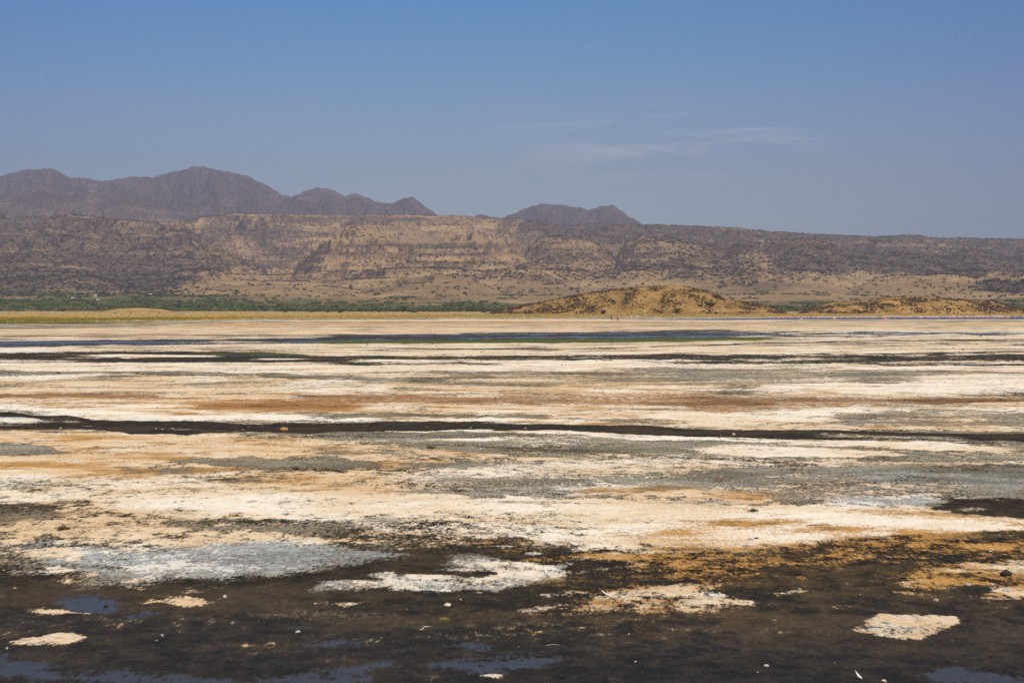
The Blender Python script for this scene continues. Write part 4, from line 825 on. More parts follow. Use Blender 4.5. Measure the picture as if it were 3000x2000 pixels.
lav = [rock_mesh('boulder', s, M_LAVA, 2, .8, .35) for s in range(5)]
specials = {0: [(1982, 916, 30, 'dark round bush with a deep shadow at the foot of the larger rocky hill', 1), (2082, 893, 21, 'brown round bush low on the right side of the larger rocky hill', 1)]}
cnt = 0
for hi in (0, 1):
    X, yv, zz, front, U, Vv = isl_pts[hi]
    wgt = np.clip(.25 + 1.6 * fbm(X[front] / 16, yv[front] / 22, 3, .6, 31.0), .02, 1); wgt /= wgt.sum()
    sel = rng.choice(front, 150 if hi == 0 else 130, replace=False, p=wgt)
    for k in sel:
        o = link(bpy.data.objects.new('boulder', lav[rng.integers(5)])); s = float(0.4 + 1.3 * rng.random() ** 2.4)
        o.location = (X[k], yv[k], zz[k] - .3 * s); o.scale = (s * 1.25, s, s * .8); o.rotation_euler = (0, 0, rng.random() * 6.28)
        c0, c1 = (1430, 2300) if hi == 0 else (2340, 3060); fx = (U[k] - c0) / (c1 - c0)
        where = ('left flank' if fx < .33 else 'middle' if fx < .66 else 'right flank') + (', near the foot' if zz[k] < 4 else ', halfway up' if zz[k] < (10 if hi == 0 else 7) else ', near the crest')
        big = 'large ' if s > 1.1 else 'small ' if s < .6 else ''
        tag(o, big + 'dark brown boulder on the ' + ('larger' if hi == 0 else 'lower') + ' rocky hill, ' + where, 'boulder', big + 'boulders on the ' + ('larger' if hi == 0 else 'lower') + ' rocky hill, ' + where)
    sel = rng.choice(front, 5500, p=wgt); lo = [rock_mesh('r', s + 20, M_LAVA, 1, .8, .4) for s in range(3)]; pv = []
    for me_ in lo:
        a_ = np.empty(len(me_.vertices) * 3, np.float32); me_.vertices.foreach_get('co', a_); f_ = np.empty(len(me_.loops), np.int32); me_.loops.foreach_get('vertex_index', f_); pv.append((a_.reshape(-1, 3), f_.reshape(-1, 3)))
    scatter_mass('rubble', [(X[k], yv[k], zz[k] - .1, .20 + .55 * rng.random() ** 2, rng.random() * 6.3, rng.integers(3)) for k in sel], pv, M_LAVA, 'small dark rubble strewn over the ' + ('larger' if hi == 0 else 'lower') + ' rocky hill', 'rubble')
def near_isl(hi, u, v):
    X, yv, zz, front, U, Vv = isl_pts[hi]; k = front[np.argmin((U[front] - u) ** 2 + (Vv[front] - v) ** 2)]; return X[k], yv[k], zz[k]
# two big boulders and two bushes that stand out on the larger hill
for (u, v, s, lab) in ((2100, 872, 4.0, 'biggest dark outcrop boulder high on the right shoulder of the larger rocky hill'), (2118, 879, 2.6, 'dark boulder just below the biggest outcrop on the right shoulder'), (2650, 870, 2.4, 'dark outcrop boulder on the crest of the low rocky hill'), (2748, 871, 1.8, 'pointed dark boulder on the crest of the low hill, right of its summit')):
    x, y, z = near_isl(0 if u < 2320 else 1, u, v)
    o = link(bpy.data.objects.new('boulder', lav[int(u) % 5])); o.location = (x, y, z - .4); o.scale = (s * .8, s * .6, s * .55); tag(o, lab, 'boulder')
M_DRY = simple_mat('dry_bush', (0.10, 0.062, 0.035), .9, .5, 1.5, .1, trans=.1)
for (u, v, w_, lab) in ((1983, 917, 3.0, 'large round brown bush with a black shaded base at the foot of the rocky hill'), (2081, 896, 2.4, 'round brown bush partway up the right side of the rocky hill'), (1765, 920, 1.9, 'small brown bush at the foot of the rocky hill above the walkers'), (1523, 903, 1.2, 'small dark bush low on the left flank of the rocky hill')):
    x, y, z = near_isl(0, u, v)
    e = link(bpy.data.objects.new('bush', None)); e.location = (x, y - 1, z); tag(e, lab, 'bush')
    V, Fc = leaf_cloud(700, w_, w_ * .8, w_ * .62, .16, .3, int(u), lumps=8); V[:, 2] += w_ * .55
    link(bpy.data.objects.new('foliage', mesh_np('foliage', V, Fc, M_DRY, False)), e)
    tv, tf = joinm([tube([(0, 0, -.3), (w_ * .15 * math.cos(a), w_ * .15 * math.sin(a), w_ * .3), (w_ * .45 * math.cos(a), w_ * .45 * math.sin(a), w_ * .8)], [.12, .08, .03], 5) for a in (0, 1.3, 2.6, 4, 5.2)])
    link(bpy.data.objects.new('stem', mesh_np('stem', tv, tf, M_BARK)), e)
for (u, v, lab) in ((338, 919, 'leftmost of three tiny dark shrubs in the pale grass before the mound'), (382, 919, 'middle one of three tiny dark shrubs in the pale grass'), (465, 920, 'rightmost of three tiny dark shrubs in the pale grass')):
    p = ground_at(u, v); V, Fc = leaf_cloud(60, .7, .6, .7, .16, .3, int(u), lumps=3); V[:, 2] += .6
    o = link(bpy.data.objects.new('shrub', mesh_np('shrub', V, Fc, M_DRY, False))); o.location = p; tag(o, lab, 'shrub')

# ------------------------------------------------------------ far huts
M_WALL = simple_mat('pale_wall', (0.50, 0.47, 0.42), .9, .2, 1); M_TIN = simple_mat('tin_roof', (0.42, 0.45, 0.50), .45, .1, 1, .5)
M_BTIN = simple_mat('blue_tin_roof', (0.30, 0.38, 0.48), .5, .1, 1, .5); M_RTIN = simple_mat('red_tin_roof', (0.42, 0.10, 0.08), .5, .1, 1, .5); M_DOOR = simple_mat('door_wood', (0.10, 0.07, 0.05), .8)
def boxv(x0, x1, y0, y1, z0, z1):
    V = np.array([(x, y, z) for z in (z0, z1) for y in (y0, y1) for x in (x0, x1)], float)
    return V, np.array([[0, 2, 3, 1], [4, 5, 7, 6], [0, 1, 5, 4], [2, 6, 7, 3], [0, 4, 6, 2], [1, 3, 7, 5]])
def hut(u, v, Y, wd, roof, lab, cone=False):
    p = at_depth(u, v, Y); z = max(float(hill_sample(np.array([p.x / Y]), np.array([float(Y)]))[0]), 0)
    e = link(bpy.data.objects.new('hut', None)); e.location = (p.x, Y, p.z - 3.2); tag(e, lab, 'hut')
    hgt = p.z - 3.2 - z; e.location.z = z; top = 3.2 + max(hgt, 0)
    d = wd * .6; V, Fc = boxv(-wd / 2, wd / 2, -d / 2, d / 2, -.5, top - 1.0); link(bpy.data.objects.new('wall', mesh_np('wall', V, Fc, M_WALL, False)), e)
    o_ = .35; a = wd / 2 + o_; b = d / 2 + o_; r = 0.15 if cone else a
    V = np.array([(-a, -b, top - 1.0), (a, -b, top - 1.0), (a, b, top - 1.0), (-a, b, top - 1.0), (-r, 0, top + .5), (r, 0, top + .5)])
    me = bpy.data.meshes.new('roof'); me.from_pydata([tuple(q) for q in V], [], [(0, 1, 5, 4), (2, 3, 4, 5), (0, 4, 3), (1, 2, 5), (3, 2, 1, 0)]); me.materials.append(roof); link(bpy.data.objects.new('roof', me), e)
    V, Fc = boxv(-.5, .5, -d / 2 - .06, -d / 2 - .003, 0, 1.9); link(bpy.data.objects.new('door', mesh_np('door', V, Fc, M_DOOR, False)), e)
hut(524, 892, 2050, 6.0, M_TIN, 'hut with a bright white roof alone in the green woodland', True)
hut(280, 886, 2350, 4.2, M_TIN, 'small white-roofed hut, upper of two in the left woodland')
hut(287, 893, 2150, 4.2, M_BTIN, 'small pale blue-roofed hut, lower of two in the left woodland')
hut(28, 889, 2300, 4.5, M_RTIN, 'hut with a red roof at the far left of the woodland')
hut(335, 872, 2750, 16.0, M_BTIN, 'long hut with a wide blue-grey roof higher in the left woodland')
hut(440, 880, 2500, 5.0, M_TIN, 'small white-roofed hut between trees right of the long blue-roofed one')
hut(212, 890, 2250, 3.6, M_WALL, 'tiny cream hut in the left woodland, nearest the red-roofed one')

# ------------------------------------------------------------ grass on the far shore
gm = np.where((straw_f > .6) & (RR.ravel() < 1500) & (RR.ravel() > 330) & (np.abs(TH.ravel()) < .40))[0]
area_w = (RR.ravel()[gm]) ** .6; selg = rng.choice(gm, 26000, p=area_w / area_w.sum())
def grass_mat():
    m = bpy.data.materials.new('dry_grass'); m.use_nodes = True; t = NT(m.node_tree); r, gr, b_, a_ = t.attr('tone')
    geo = t.node('ShaderNodeNewGeometry'); n = t.noise(geo.outputs['Position'], .3, 4, .6)
    c = t.mix(r, STRAW, GOLD); c = t.mix(t.ss(n, .4, .7), c, t.mix(1.0, c, (.65, .65, .6), 'MULTIPLY')); c = t.mix(gr, c, (0.10, 0.12, 0.02))
    p = t.node('ShaderNodeBsdfPrincipled', {'Base Color': c, 'Roughness': .9, 'Specular IOR Level': .1}); t.node('ShaderNodeOutputMaterial', {'Surface': p.outputs[0]}); return m
jx = gx[selg] + rng.normal(0, 1.2, len(selg)); jy = gy[selg] + rng.normal(0, 6, len(selg)); hh = rng.uniform(.12, .42, len(selg)); ww = rng.uniform(.25, .9, len(selg)); an = rng.uniform(0, 3.14, len(selg))
dx, dy = np.cos(an) * ww, np.sin(an) * ww
V = np.stack([np.stack([jx - dx, jy - dy, -.03 + 0 * jx], 1), np.stack([jx + dx, jy + dy, -.03 + 0 * jx], 1), np.stack([jx + dx * 1.2 + .1, jy + dy, hh], 1), np.stack([jx - dx * 1.1, jy - dy - .1, hh * .8], 1)], 1).reshape(-1, 3)
me = mesh_np('grass', V, np.arange(len(V)).reshape(-1, 4), grass_mat(), False)
tn = np.repeat(np.stack([gold_f[selg], F['green'][selg], 0 * jx, 0 * jx + 1], 1), 4, 0); set_col(me, 'tone', tn)
tag(link(bpy.data.objects.new('grass', me)), 'dry straw and golden grass covering the far shore', 'grass', kind='stuff')

# ------------------------------------------------------------ skinned bodies (people, flamingos)
def skin(name, pts, edges, rad, mats, sub=1, root=0, parent=None):
    me = bpy.data.meshes.new(name); me.from_pydata(pts, edges, []); o = bpy.data.objects.new(name, me); C.objects.link(o)
    o.modifiers.new('s', 'SKIN'); sd = me.skin_vertices[0].data
    for i, r in enumerate(rad): sd[i].radius = (r, r) if not isinstance(r, tuple) else r
    sd[root].use_root = True
    if sub: m_ = o.modifiers.new('u', 'SUBSURF'); m_.levels = sub; m_.render_levels = sub
    dg = bpy.context.evaluated_depsgraph_get(); dg.update(); out = bpy.data.meshes.new_from_object(o.evaluated_get(dg)); out.name = name
    out.materials.clear()
    for m_ in mats: out.materials.append(m_)
    for p in out.polygons: p.use_smooth = True
    bpy.data.objects.remove(o); bpy.data.meshes.remove(me)
    return out
M_PINK = simple_mat('flamingo_feather', (0.88, 0.42, 0.44), .7, .12, 5); M_PINKD = simple_mat('flamingo_leg', (0.72, 0.24, 0.26), .7, .1, 5); M_BLK = simple_mat('black_bill', (0.02, 0.02, 0.02), .6)
M_WHT = simple_mat('pale_feather', (0.88, 0.74, 0.72), .7, .1, 5)
def flamingo(pose, white=False):
    # legs, body, tail, S-shaped neck, head and bill in one skinned body
    if pose == 'feed': neck = [(.30, 0, .78), (.42, 0, .72), (.50, 0, .50), (.50, 0, .28), (.46, 0, .14)]; bill = [(.40, 0, .05)]
    elif pose == 'up': neck = [(.30, 0, .84), (.40, 0, .95), (.38, 0, 1.12), (.32, 0, 1.26), (.38, 0, 1.36)]; bill = [(.50, 0, 1.29)]
    else: neck = [(.31, 0, .80), (.46, 0, .80), (.60, 0, .92), (.72, 0, 1.02), (.82, 0, 1.02)]; bill = [(.93, 0, .93)]
    pts = [(0, 0, .72), (.18, 0, .76), (-.20, 0, .72), (-.38, 0, .66)] + neck + bill
    ed = [(0, 1), (0, 2), (2, 3), (1, 4)] + [(4 + i, 5 + i) for i in range(4)] + [(8, 9)]
    rad = [(.16, .15), (.12, .12), (.13, .12), (.04, .05), .045, .032, .028, .028, .045, .018]
    n = len(pts)
    for s in (-1, 1):
        st = .14 * s if pose == 'walk' else .02 * s
        pts += [(-.02, .05 * s, .58), (-.05 + st * .5, .05 * s, .34), (0 + st, .05 * s, .02), (.09 + st, .05 * s, .0)]
        ed += [(0, n), (n, n + 1), (n + 1, n + 2), (n + 2, n + 3)]; rad += [.045, .016, .013, .016]; n += 4
    me = skin('flamingo', pts, ed, rad, [M_WHT if white else M_PINK, M_PINKD, M_BLK], 1)
    bx, _, bz = bill[0]
    for p in me.polygons:
        c = p.center
        if c.z < .52 and (c.x < .25): p.material_index = 1
        if (c - Vector((bx, 0, bz))).length < .05: p.material_index = 2
    return me
FL = {(p, wt): flamingo(p, wt) for p in ('feed', 'up', 'walk') for wt in (False, True)}
def put_fl(u, v, pose, wt, label, group=None):
    p = ground_at(u, v, -.03); o = link(bpy.data.objects.new('flamingo', FL[(pose, wt)])); s = random.uniform(.98, 1.15)
    o.location = (p.x, p.y, -.06); o.scale = (s, s * 1.1, s); o.rotation_euler = (0, 0, random.choice([0, math.pi]) + random.uniform(-.7, .7)); tag(o, label, 'flamingo', group)
rf = random.Random(3)
left_us = [2254, 2259, 2280, 2283, 2286, 2291, 2296, 2298, 2304, 2311, 2316, 2338, 2352, 2355, 2358, 2367, 2380, 2395, 2398, 2403, 2409, 2416, 2421, 2424, 2438, 2441, 2459, 2465, 2470, 2481, 2496, 2503, 2510, 2518, 2531, 2535, 2542, 2550, 2553, 2558, 2565, 2585, 2589, 2592, 2598]
GP = {'feed': 'pink flamingos feeding head-down in the lagoon', 'up': 'pink flamingos standing with raised necks in the lagoon', 'walk': 'pink flamingos walking through the lagoon'}
GW = {'feed': 'pale flamingos feeding head-down in the lagoon', 'up': 'pale flamingos standing with raised necks in the lagoon', 'walk': 'pale flamingos walking through the lagoon'}
LP = {'feed': 'pink flamingo feeding head-down in the blue lagoon', 'up': 'pink flamingo with raised neck in the blue lagoon', 'walk': 'pink flamingo stretching its neck forward in the lagoon'}
def flock(u, v):
    ps = rf.choice(['feed', 'feed', 'up', 'walk']); wt = rf.random() < .35
    zf = 'left end' if u < 2400 else 'thin left half' if u < 2600 else 'crowded middle' if u < 2760 else 'crowded right part' if u < 2870 else 'right end'
    put_fl(u, v, ps, wt, LP[ps].replace('pink', 'pale') + ', ' + zf if wt else LP[ps] + ', ' + zf, (GW if wt else GP)[ps] + ', ' + zf)
for u in left_us: flock(u, rf.uniform(933.6, 936))
u = 2601.0
while u < 2958:
    dn = 1.0 if not (2668 < u < 2678 or 2750 < u < 2764) else 3
    flock(u, rf.choice([932.2, 933.2, 934.2]) + rf.uniform(-.5, .5)); u += rf.uniform(1.5, 3.9) * dn
for u in (2974, 2998): flock(u, 933.5)
put_fl(2594, 939.5, 'feed', False, 'single pink flamingo feeding on the bare shore in front of the flock')
put_fl(2444, 939.2, 'feed', True, 'pale flamingo alone on the near shore left of the lone pink one')
put_fl(2348, 941.3, 'feed', True, 'pale flamingo standing apart on the mud at the left end of the flock')
# tiny white birds by the far edge of the wet mud
for k, u in enumerate((1850, 1855.5, 1863, 1868)):
    pts = [(0, 0, .22), (.16, 0, .25), (-.2, 0, .20), (.24, 0, .38), (.33, 0, .37), (.0, .04, .08), (0, .04, 0), (.0, -.04, .08), (0, -.04, 0)]
    me = skin('bird', pts, [(0, 1), (0, 2), (1, 3), (3, 4), (0, 5), (5, 6), (0, 7), (7, 8)], [.11, .07, .04, .05, .015, .02, .012, .02, .012], [M_WHT if k != 1 else M_BLK], 1)
    o = link(bpy.data.objects.new('bird', me)); p = ground_at(u, 928.8); o.location = (p.x, p.y, 0.02); o.scale = (1.9, 1.9, 1.9); o.rotation_euler = (0, 0, k * 1.9)
    tag(o, ['leftmost of four small birds on the wet edge right of the walkers', 'black bird, second of four right of the walkers', 'third white bird in the short row right of the walkers', 'rightmost white bird of the short row beside the yellow grass'][k], 'bird')

# people, all on the mud in front of the rocky hill
M_SKIN = [simple_mat('light_skin', (0.52, 0.30, 0.21), .6, .06, 4), simple_mat('dark_skin', (0.11, 0.06, 0.04), .6, .06, 4)]
M_HAIR = simple_mat('dark_hair', (0.02, 0.015, 0.012), .7); M_BRHAIR = simple_mat('brown_hair', (0.10, 0.055, 0.03), .7)
def cloth(n, c): return simple_mat(n, c, .85, .12, 6)
def person(u, v, label, sk, hair, top, bottom, long_legs, face, extras=(), step=.12, lift=0.0, hgt=1.72):
    e = link(bpy.data.objects.new('person', None)); p = ground_at(u, v); e.location = (p.x, p.y, 0.02); e.rotation_euler = (0, 0, face); k = hgt / 1.75; e.scale = (k, k, k); tag(e, label, 'person')
    # x forward, y left
    L = {'pel': (0, 0, .95), 'wst': (0, 0, 1.10), 'chs': (.01, 0, 1.30), 'shc': (0, 0, 1.44), 'nek': (.01, 0, 1.52), 'hd0': (.03, 0, 1.60), 'hd1': (.02, 0, 1.70)}
    pts = [L['pel'], L['wst'], L['chs'], L['shc'], L['nek'], L['hd0'], L['hd1'], (.115, 0, 1.625)]
    ed = [(0, 1), (1, 2), (2, 3), (3, 4), (4, 5), (5, 6), (5, 7)]; rad = [(.15, .11), (.13, .10), (.16, .11), (.13, .09), (.055, .055), (.085, .095), (.075, .085), (.016, .02)]
    arms = {}
    for s in (-1, 1):
        b = len(pts); f_ = lift if s > 0 else 0.05
        pts += [(0, .19 * s, 1.42), (.02 + f_ * .4, .25 * s, 1.14), (.10 + f_, .24 * s, .92 + f_ * .6), (.13 + f_, .235 * s, .84 + f_ * .7)]
        ed += [(3, b), (b, b + 1), (b + 1, b + 2), (b + 2, b + 3)]; rad += [.055, .042, .028, .038]; arms[s] = pts[b:b + 4]
        for q in range(4):   # four fingers, then the thumb
            w_ = pts[b + 3]; pts += [(w_[0] + .02 + .012 * (q - 1.5), w_[1] + (q - 1.5) * .006, w_[2] - .05), (w_[0] + .035 + .014 * (q - 1.5), w_[1], w_[2] - .085 + .006 * abs(q - 1.5))]
            n = len(pts); ed += [(b + 3, n - 2), (n - 2, n - 1)]; rad += [.010, .008]
        w_ = pts[b + 3]; pts += [(w_[0] + .045, w_[1] - .02 * s, w_[2] - .015)]; ed += [(b + 3, len(pts) - 1)]; rad += [.011]
    legs = {}
    for s in (-1, 1):
        b = len(pts); x = step * s
        pts += [(0, .10 * s, .86), (.02 + x * .55, .105 * s, .50), (x, .11 * s, .09), (x + .02, .11 * s, .045), (x + .17, .125 * s, .035)]
        ed += [(0, b), (b, b + 1), (b + 1, b + 2), (b + 2, b + 3), (b + 3, b + 4)]; rad += [.095, .062, .042, .045, .032]; legs[s] = pts[b:b + 5]
    link(bpy.data.objects.new('body', skin('body', pts, ed, rad, [sk], 1)), e)
    link(bpy.data.objects.new('hair', skin('hair', [(-.005, 0, 1.66), (-.02, 0, 1.735), (-.06, 0, 1.60)], [(0, 1), (0, 2)], [(.098, .1), (.08, .085), (.07, .07)], [hair], 1)), e)
    tp = [(0, 0, .93), L['wst'], L['chs'], (0, 0, 1.43)]; te = [(0, 1), (1, 2), (2, 3)]; tr = [(.17, .135), (.155, .125), (.18, .132), (.145, .105)]
    for s in (-1, 1): b = len(tp); a0, a1 = arms[s][0], arms[s][1]; tp += [a0, tuple((np.array(a0) * .3 + np.array(a1) * .7))]; te += [(3, b), (b, b + 1)]; tr += [.075, .062]
    link(bpy.data.objects.new('shirt', skin('shirt', tp, te, tr, [top], 1)), e)
    bp = [(0, 0, .97), (0, 0, .90)]; be = [(0, 1)]; br = [(.155, .125), (.165, .125)]
    for s in (-1, 1):
        b = len(bp); l0, l1, l2 = [np.array(q) for q in legs[s][:3]]
        bp += [tuple(l0), tuple(l1 if long_legs else l0 * .35 + l1 * .65)]; be += [(1, b), (b, b + 1)]; br += [.112, .085]
        if long_legs: bp.append(tuple(l1 * .1 + l2 * .9)); be.append((b + 1, b + 2)); br.append(.07)
    link(bpy.data.objects.new('trousers' if long_legs else 'shorts', skin('bottoms', bp, be, br, [bottom], 1)), e)
    for s in (-1, 1):
        l = legs[s]; link(bpy.data.objects.new('shoe', skin('shoe', [(l[3][0] - .03, l[3][1], .045), (l[4][0] + .02, l[4][1], .04)], [(0, 1)], [.056, .044], [M_HAIR], 1)), e)
    for kind, m_ in extras:
        if kind == 'backpack': link(bpy.data.objects.new('backpack', skin('backpack', [(-.22, 0, 1.05), (-.24, 0, 1.25), (-.20, 0, 1.42)], [(0, 1), (1, 2)], [(.13, .16), (.14, .17), (.10, .12)], [m_], 1)), e)
        if kind == 'shawl': link(bpy.data.objects.new('shawl', skin('shawl', [(0, 0, 1.47), (0, 0, 1.25), (0, 0, .95), (.01, 0, .62)], [(0, 1), (1, 2), (2, 3)], [(.17, .13), (.25, .18), (.22, .19), (.23, .20)], [m_], 1)), e)
        if kind == 'hat': link(bpy.data.objects.new('hat', mesh_np('hat', *joinm([tube([(0.02, 0, 1.70), (0.02, 0, 1.74), (0.02, 0, 1.83)], [.17, .11, .08], 12)]), m_)), e)
    return e
person(1792, 939, 'person in a grey-blue shirt and long dark trousers, leftmost of the walkers', M_SKIN[1], M_HAIR, cloth('slate_cloth', (0.12, 0.14, 0.22)), cloth('black_cloth', (0.02, 0.02, 0.028)), True, 1.3)
person(1796, 938.6, 'person in a pink and lavender shirt beside the leftmost walker', M_SKIN[0], M_BRHAIR, cloth('pink_cloth', (0.72, 0.30, 0.40)), cloth('lavender_cloth', (0.34, 0.32, 0.55)), False, 1.9, [('hat', cloth('red_cloth', (0.55, 0.08, 0.08)))], hgt=1.66)
person(1805, 938.8, 'person in a light beige shirt standing alone in the middle of the walkers', M_SKIN[0], M_BRHAIR, cloth('beige_cloth', (0.60, 0.50, 0.36)), cloth('brown_cloth', (0.22, 0.14, 0.08)), False, .4, step=.05)
person(1809.5, 939.2, 'person wrapped in a bright red shawl over dark trousers', M_SKIN[1], M_HAIR, cloth('scarlet_cloth', (0.60, 0.03, 0.04)), cloth('dark_cloth', (0.03, 0.025, 0.03)), True, 2.6, [('shawl', cloth('red_shawl', (0.60, 0.04, 0.05)))], hgt=1.74)
person(1814.5, 938.9, 'person in a white shirt carrying a black backpack, rightmost of the walkers', M_SKIN[0], M_BRHAIR, cloth('white_cloth', (0.72, 0.80, 0.88)), cloth('navy_cloth', (0.03, 0.03, 0.05)), False, 2.9, [('backpack', cloth('pack_cloth', (0.03, 0.035, 0.05)))], hgt=1.74)

# ------------------------------------------------------------ stones, dung and feathers of the foreground
rk = {(m_, s): rock_mesh('stone', s * 3 + 40, M_ROCK[m_], 3, fl, .25) for m_ in M_ROCK for s, fl in ((0, .7), (1, .55), (2, .85))}
STN = [  # u, v, width px, material, form, label
    (2414, 1277, 30, 'grey', 1, 'large weathered grey rock lying in the black mud channel'), (2462, 1275, 11, 'blue', 2, 'light blue-grey rock just right of the large rock in the black channel'),
    (2107, 1411, 22, 'brown', 0, 'dark reddish-brown rock alone on the grey mud right of centre'), (2948, 1686, 32, 'dark', 2, 'black rock on the orange crust near the right edge'),
    (70, 1332, 19, 'grey', 0, 'dark grey rock on the pale crust near the left edge'), (1959, 1339, 11, 'ochre', 2, 'ochre rock on the dark mud above the brown rock'),
    (1524, 1308, 9, 'cream', 0, 'cream stone on the dark mud right of the orange crust tongue'), (1344, 1307, 10, 'brown', 2, 'orange-brown stone at the upper edge of the crust tongue'),
    (1446, 1309, 9, 'brown', 1, 'brown stone between the orange-brown and the cream stones'), (311, 1775, 14, 'dark', 1, 'dark stone standing in the left puddle'),
    (1312, 1774, 22, 'cream', 1, 'flat cream stone with a small knob alone on the dark mud'), (1350, 1757, 8, 'blue', 0, 'small blue-grey pebble up and right of the flat cream stone'),
    (873, 1853, 15, 'pale', 0, 'whitish lumpy stone in the dark left foreground'), (474, 1862, 11, 'blue', 0, 'grey stone in the dark lower left'),
    (459, 1877, 10, 'grey', 1, 'dull grey stone just below its lighter neighbour, lower left'), (494, 1798, 9, 'dark', 2, 'dark pebble at the right tip of the small puddle'),
    (657, 1750, 14, 'pale', 2, 'pale pointed stone right of the orange crust patch on the left'), (2835, 1714, 19, 'pale', 1, 'flat pale stone below and left of the black rock'),
    (2908, 1713, 12, 'pale', 1, 'small flat white stone right of the larger pale one'), (2950, 1731, 26, 'pale', 1, 'white slab at the edge of the orange crust, far right'),
    (2742, 1759, 13, 'pale', 0, 'small white stone above the big bright salt island'), (2199, 1582, 18, 'blue', 1, 'light grey flat stone on the pink salt sheet'),
    (2215, 1578, 14, 'brown', 1, 'brown flake just right of the light grey stone on the salt'), (1767, 1633, 8, 'dark', 0, 'dark pebble at the edge of the salt sheet, centre right'),
    (1793, 1593, 10, 'blue', 1, 'grey pebble on the salt above the orange rim'), (2590, 1996, 14, 'cream', 0, 'cream stone at the bottom edge right of the feather'),
    (1643, 1982, 12, 'dark', 1, 'dark stone at the bottom edge, centre'), (1842, 1858, 6, 'cream', 0, 'tiny cream pebble in the dark right-hand mud'),
    (1862, 1939, 6, 'cream', 2, 'tiny cream pebble low in the dark mud, right of centre'), (2246, 1951, 16, 'pale', 1, 'flat white flake on the dark mud, lower right'),
    (2220, 1970, 8, 'grey', 0, 'small grey pebble below the flat white flake'), (506, 1258, 12, 'grey', 0, 'grey stone at the lower edge of the black channel, left'),
    (476, 1258, 5, 'pale', 0, 'right one of two tiny pale pebbles in the black channel, left'), (456, 1257, 5, 'pale', 2, 'left one of two tiny pale pebbles in the black channel, left'),
    (177, 1256, 9, 'blue', 0, 'blue-grey stone on the near edge of the black channel, far left'), (903, 1276, 7, 'cream', 0, 'cream pebble just below the black channel, left of centre'),
    (833, 1260, 26, 'ochre', 1, 'low ochre clod on the black channel mud'), (712, 1261, 13, 'brown', 1, 'brown clod on the black channel mud left of the ochre one'),
    (1379, 1255, 8, 'ochre', 0, 'ochre pebble in the black channel, centre'), (1540, 1256, 7, 'ochre', 2, 'ochre pebble in the black channel right of centre'),
    (1252, 1252, 6, 'brown', 0, 'small brown pebble in the black channel, centre'), (2150, 1273, 9, 'cream', 0, 'cream pebble in the black channel, right of centre'),
    (2177, 1262, 8, 'ochre', 1, 'ochre pebble on the far rim of the black channel'), (2510, 1260, 12, 'brown', 1, 'brown stone on the far rim of the black channel, right'),
    (2822, 1025, 8, 'dark', 0, 'dark rock on the far white crust, right'), (2793, 1020, 8, 'ochre', 1, 'ochre rock left of the dark rock on the far crust'),
    (2861, 1009, 8, 'grey', 1, 'grey rock on the far crust, uppermost on the right'), (2154, 1008, 6, 'dark', 0, 'small dark rock below the green algae, right'),
    (171, 1094, 15, 'dark', 1, 'dark flat rock on the grey streak, far left'), (402, 1096, 12, 'dark', 1, 'dark flat rock on the white crust, left'),
    (2025, 1139, 9, 'dark', 1, 'dark stone above the rust band, right of centre'), (408, 990, 5, 'dark', 0, 'tiny dark rock beyond the blue water, left'),
    (1830, 938.5, 4, 'pale', 2, 'white stone on the wet mud right of the walkers'), (1411, 1032, 8, 'brown', 1, 'brown stone on the pale crust beyond the streaked dark band'),
    (1077, 1011, 7, 'dark', 1, 'dark flat stone just below the green strip, centre left'), (2104, 1404, 8, 'ochre', 1, 'small ochre clod touching the back of the reddish-brown rock'),
    (1037, 1643, 12, 'brown', 1, 'brown flake on the dark mud below the pale pan'), (563, 1702, 12, 'dark', 1, 'dark clod at the salt edge, left of centre'),
    (782, 1708, 12, 'dark', 2, 'black clod on the dark mud, left of centre'), (1360, 1756, 6, 'dark', 1, 'black chip beside the small blue-grey pebble'),
    (20, 1900, 10, 'pale', 0, 'pale pebble at the far left of the dark foreground'), (2036, 1708, 8, 'dark', 0, 'dark pebble on the orange crust, right of centre')]
for (u, v, w_, m_, fm, lab) in STN:
    p = ground_at(u, v); s = w_ / F0 * p.y / 1.9; o = link(bpy.data.objects.new('stone', rk[(m_, fm)])); o.location = (p.x, p.y, -.12 * s + .004); o.scale = (s, s * .9, s * .9); o.rotation_euler = (0, 0, (u * 7) % 6.28); tag(o, lab, 'stone')
# feathers: curved vane on a quill
M_FEA = simple_mat('white_feather', (0.80, 0.80, 0.80), .6, .08, 30, trans=.3); M_QUILL = simple_mat('quill', (0.7, 0.62, 0.5), .5)
def feather(u, v, ln, yaw, lab, lift=.5):
    p = ground_at(u, v); e = link(bpy.data.objects.new('feather', None)); e.location = (p.x, p.y, .02); e.rotation_euler = (0, 0, yaw); tag(e, lab, 'feather')
    n = 12; V = []; 
    for i in range(n + 1):
        t = i / n; wv_ = ln * .17 * math.sin(math.pi * min(1, t ** .7 * 1.02)) * (.7 + .5 * t); x = ln * (t - .5); z = ln * lift * (t - .15) ** 2 * (t > .15)
        for k in (-1, -.5, 0, .5, 1): V.append((x + abs(k) * wv_ * -.5, k * wv_, z + wv_ * .35 * abs(k) + random.uniform(-.001, .001)))
    link(bpy.data.objects.new('vane', mesh_np('vane', np.array(V), grid_faces(n + 1, 5), M_FEA)), e)
    tv, tf = tube([(ln * (t - .5), 0, .001 + ln * lift * (t - .15) ** 2 * (t > .15)) for t in (-.15, 0, .2, .4, .6, .8, 1)], [ln * .012] * 3 + [ln * .009] * 2 + [ln * .005] * 2, 5)
    link(bpy.data.objects.new('quill', mesh_np('quill', tv, tf, M_QUILL)), e)
feather(1775, 1746, .17, 2.5, 'white feather curling up from the orange crust, right of centre')
feather(1600, 1680, .12, 1.9, 'small white feather standing on the grey salt patch', 1.0)
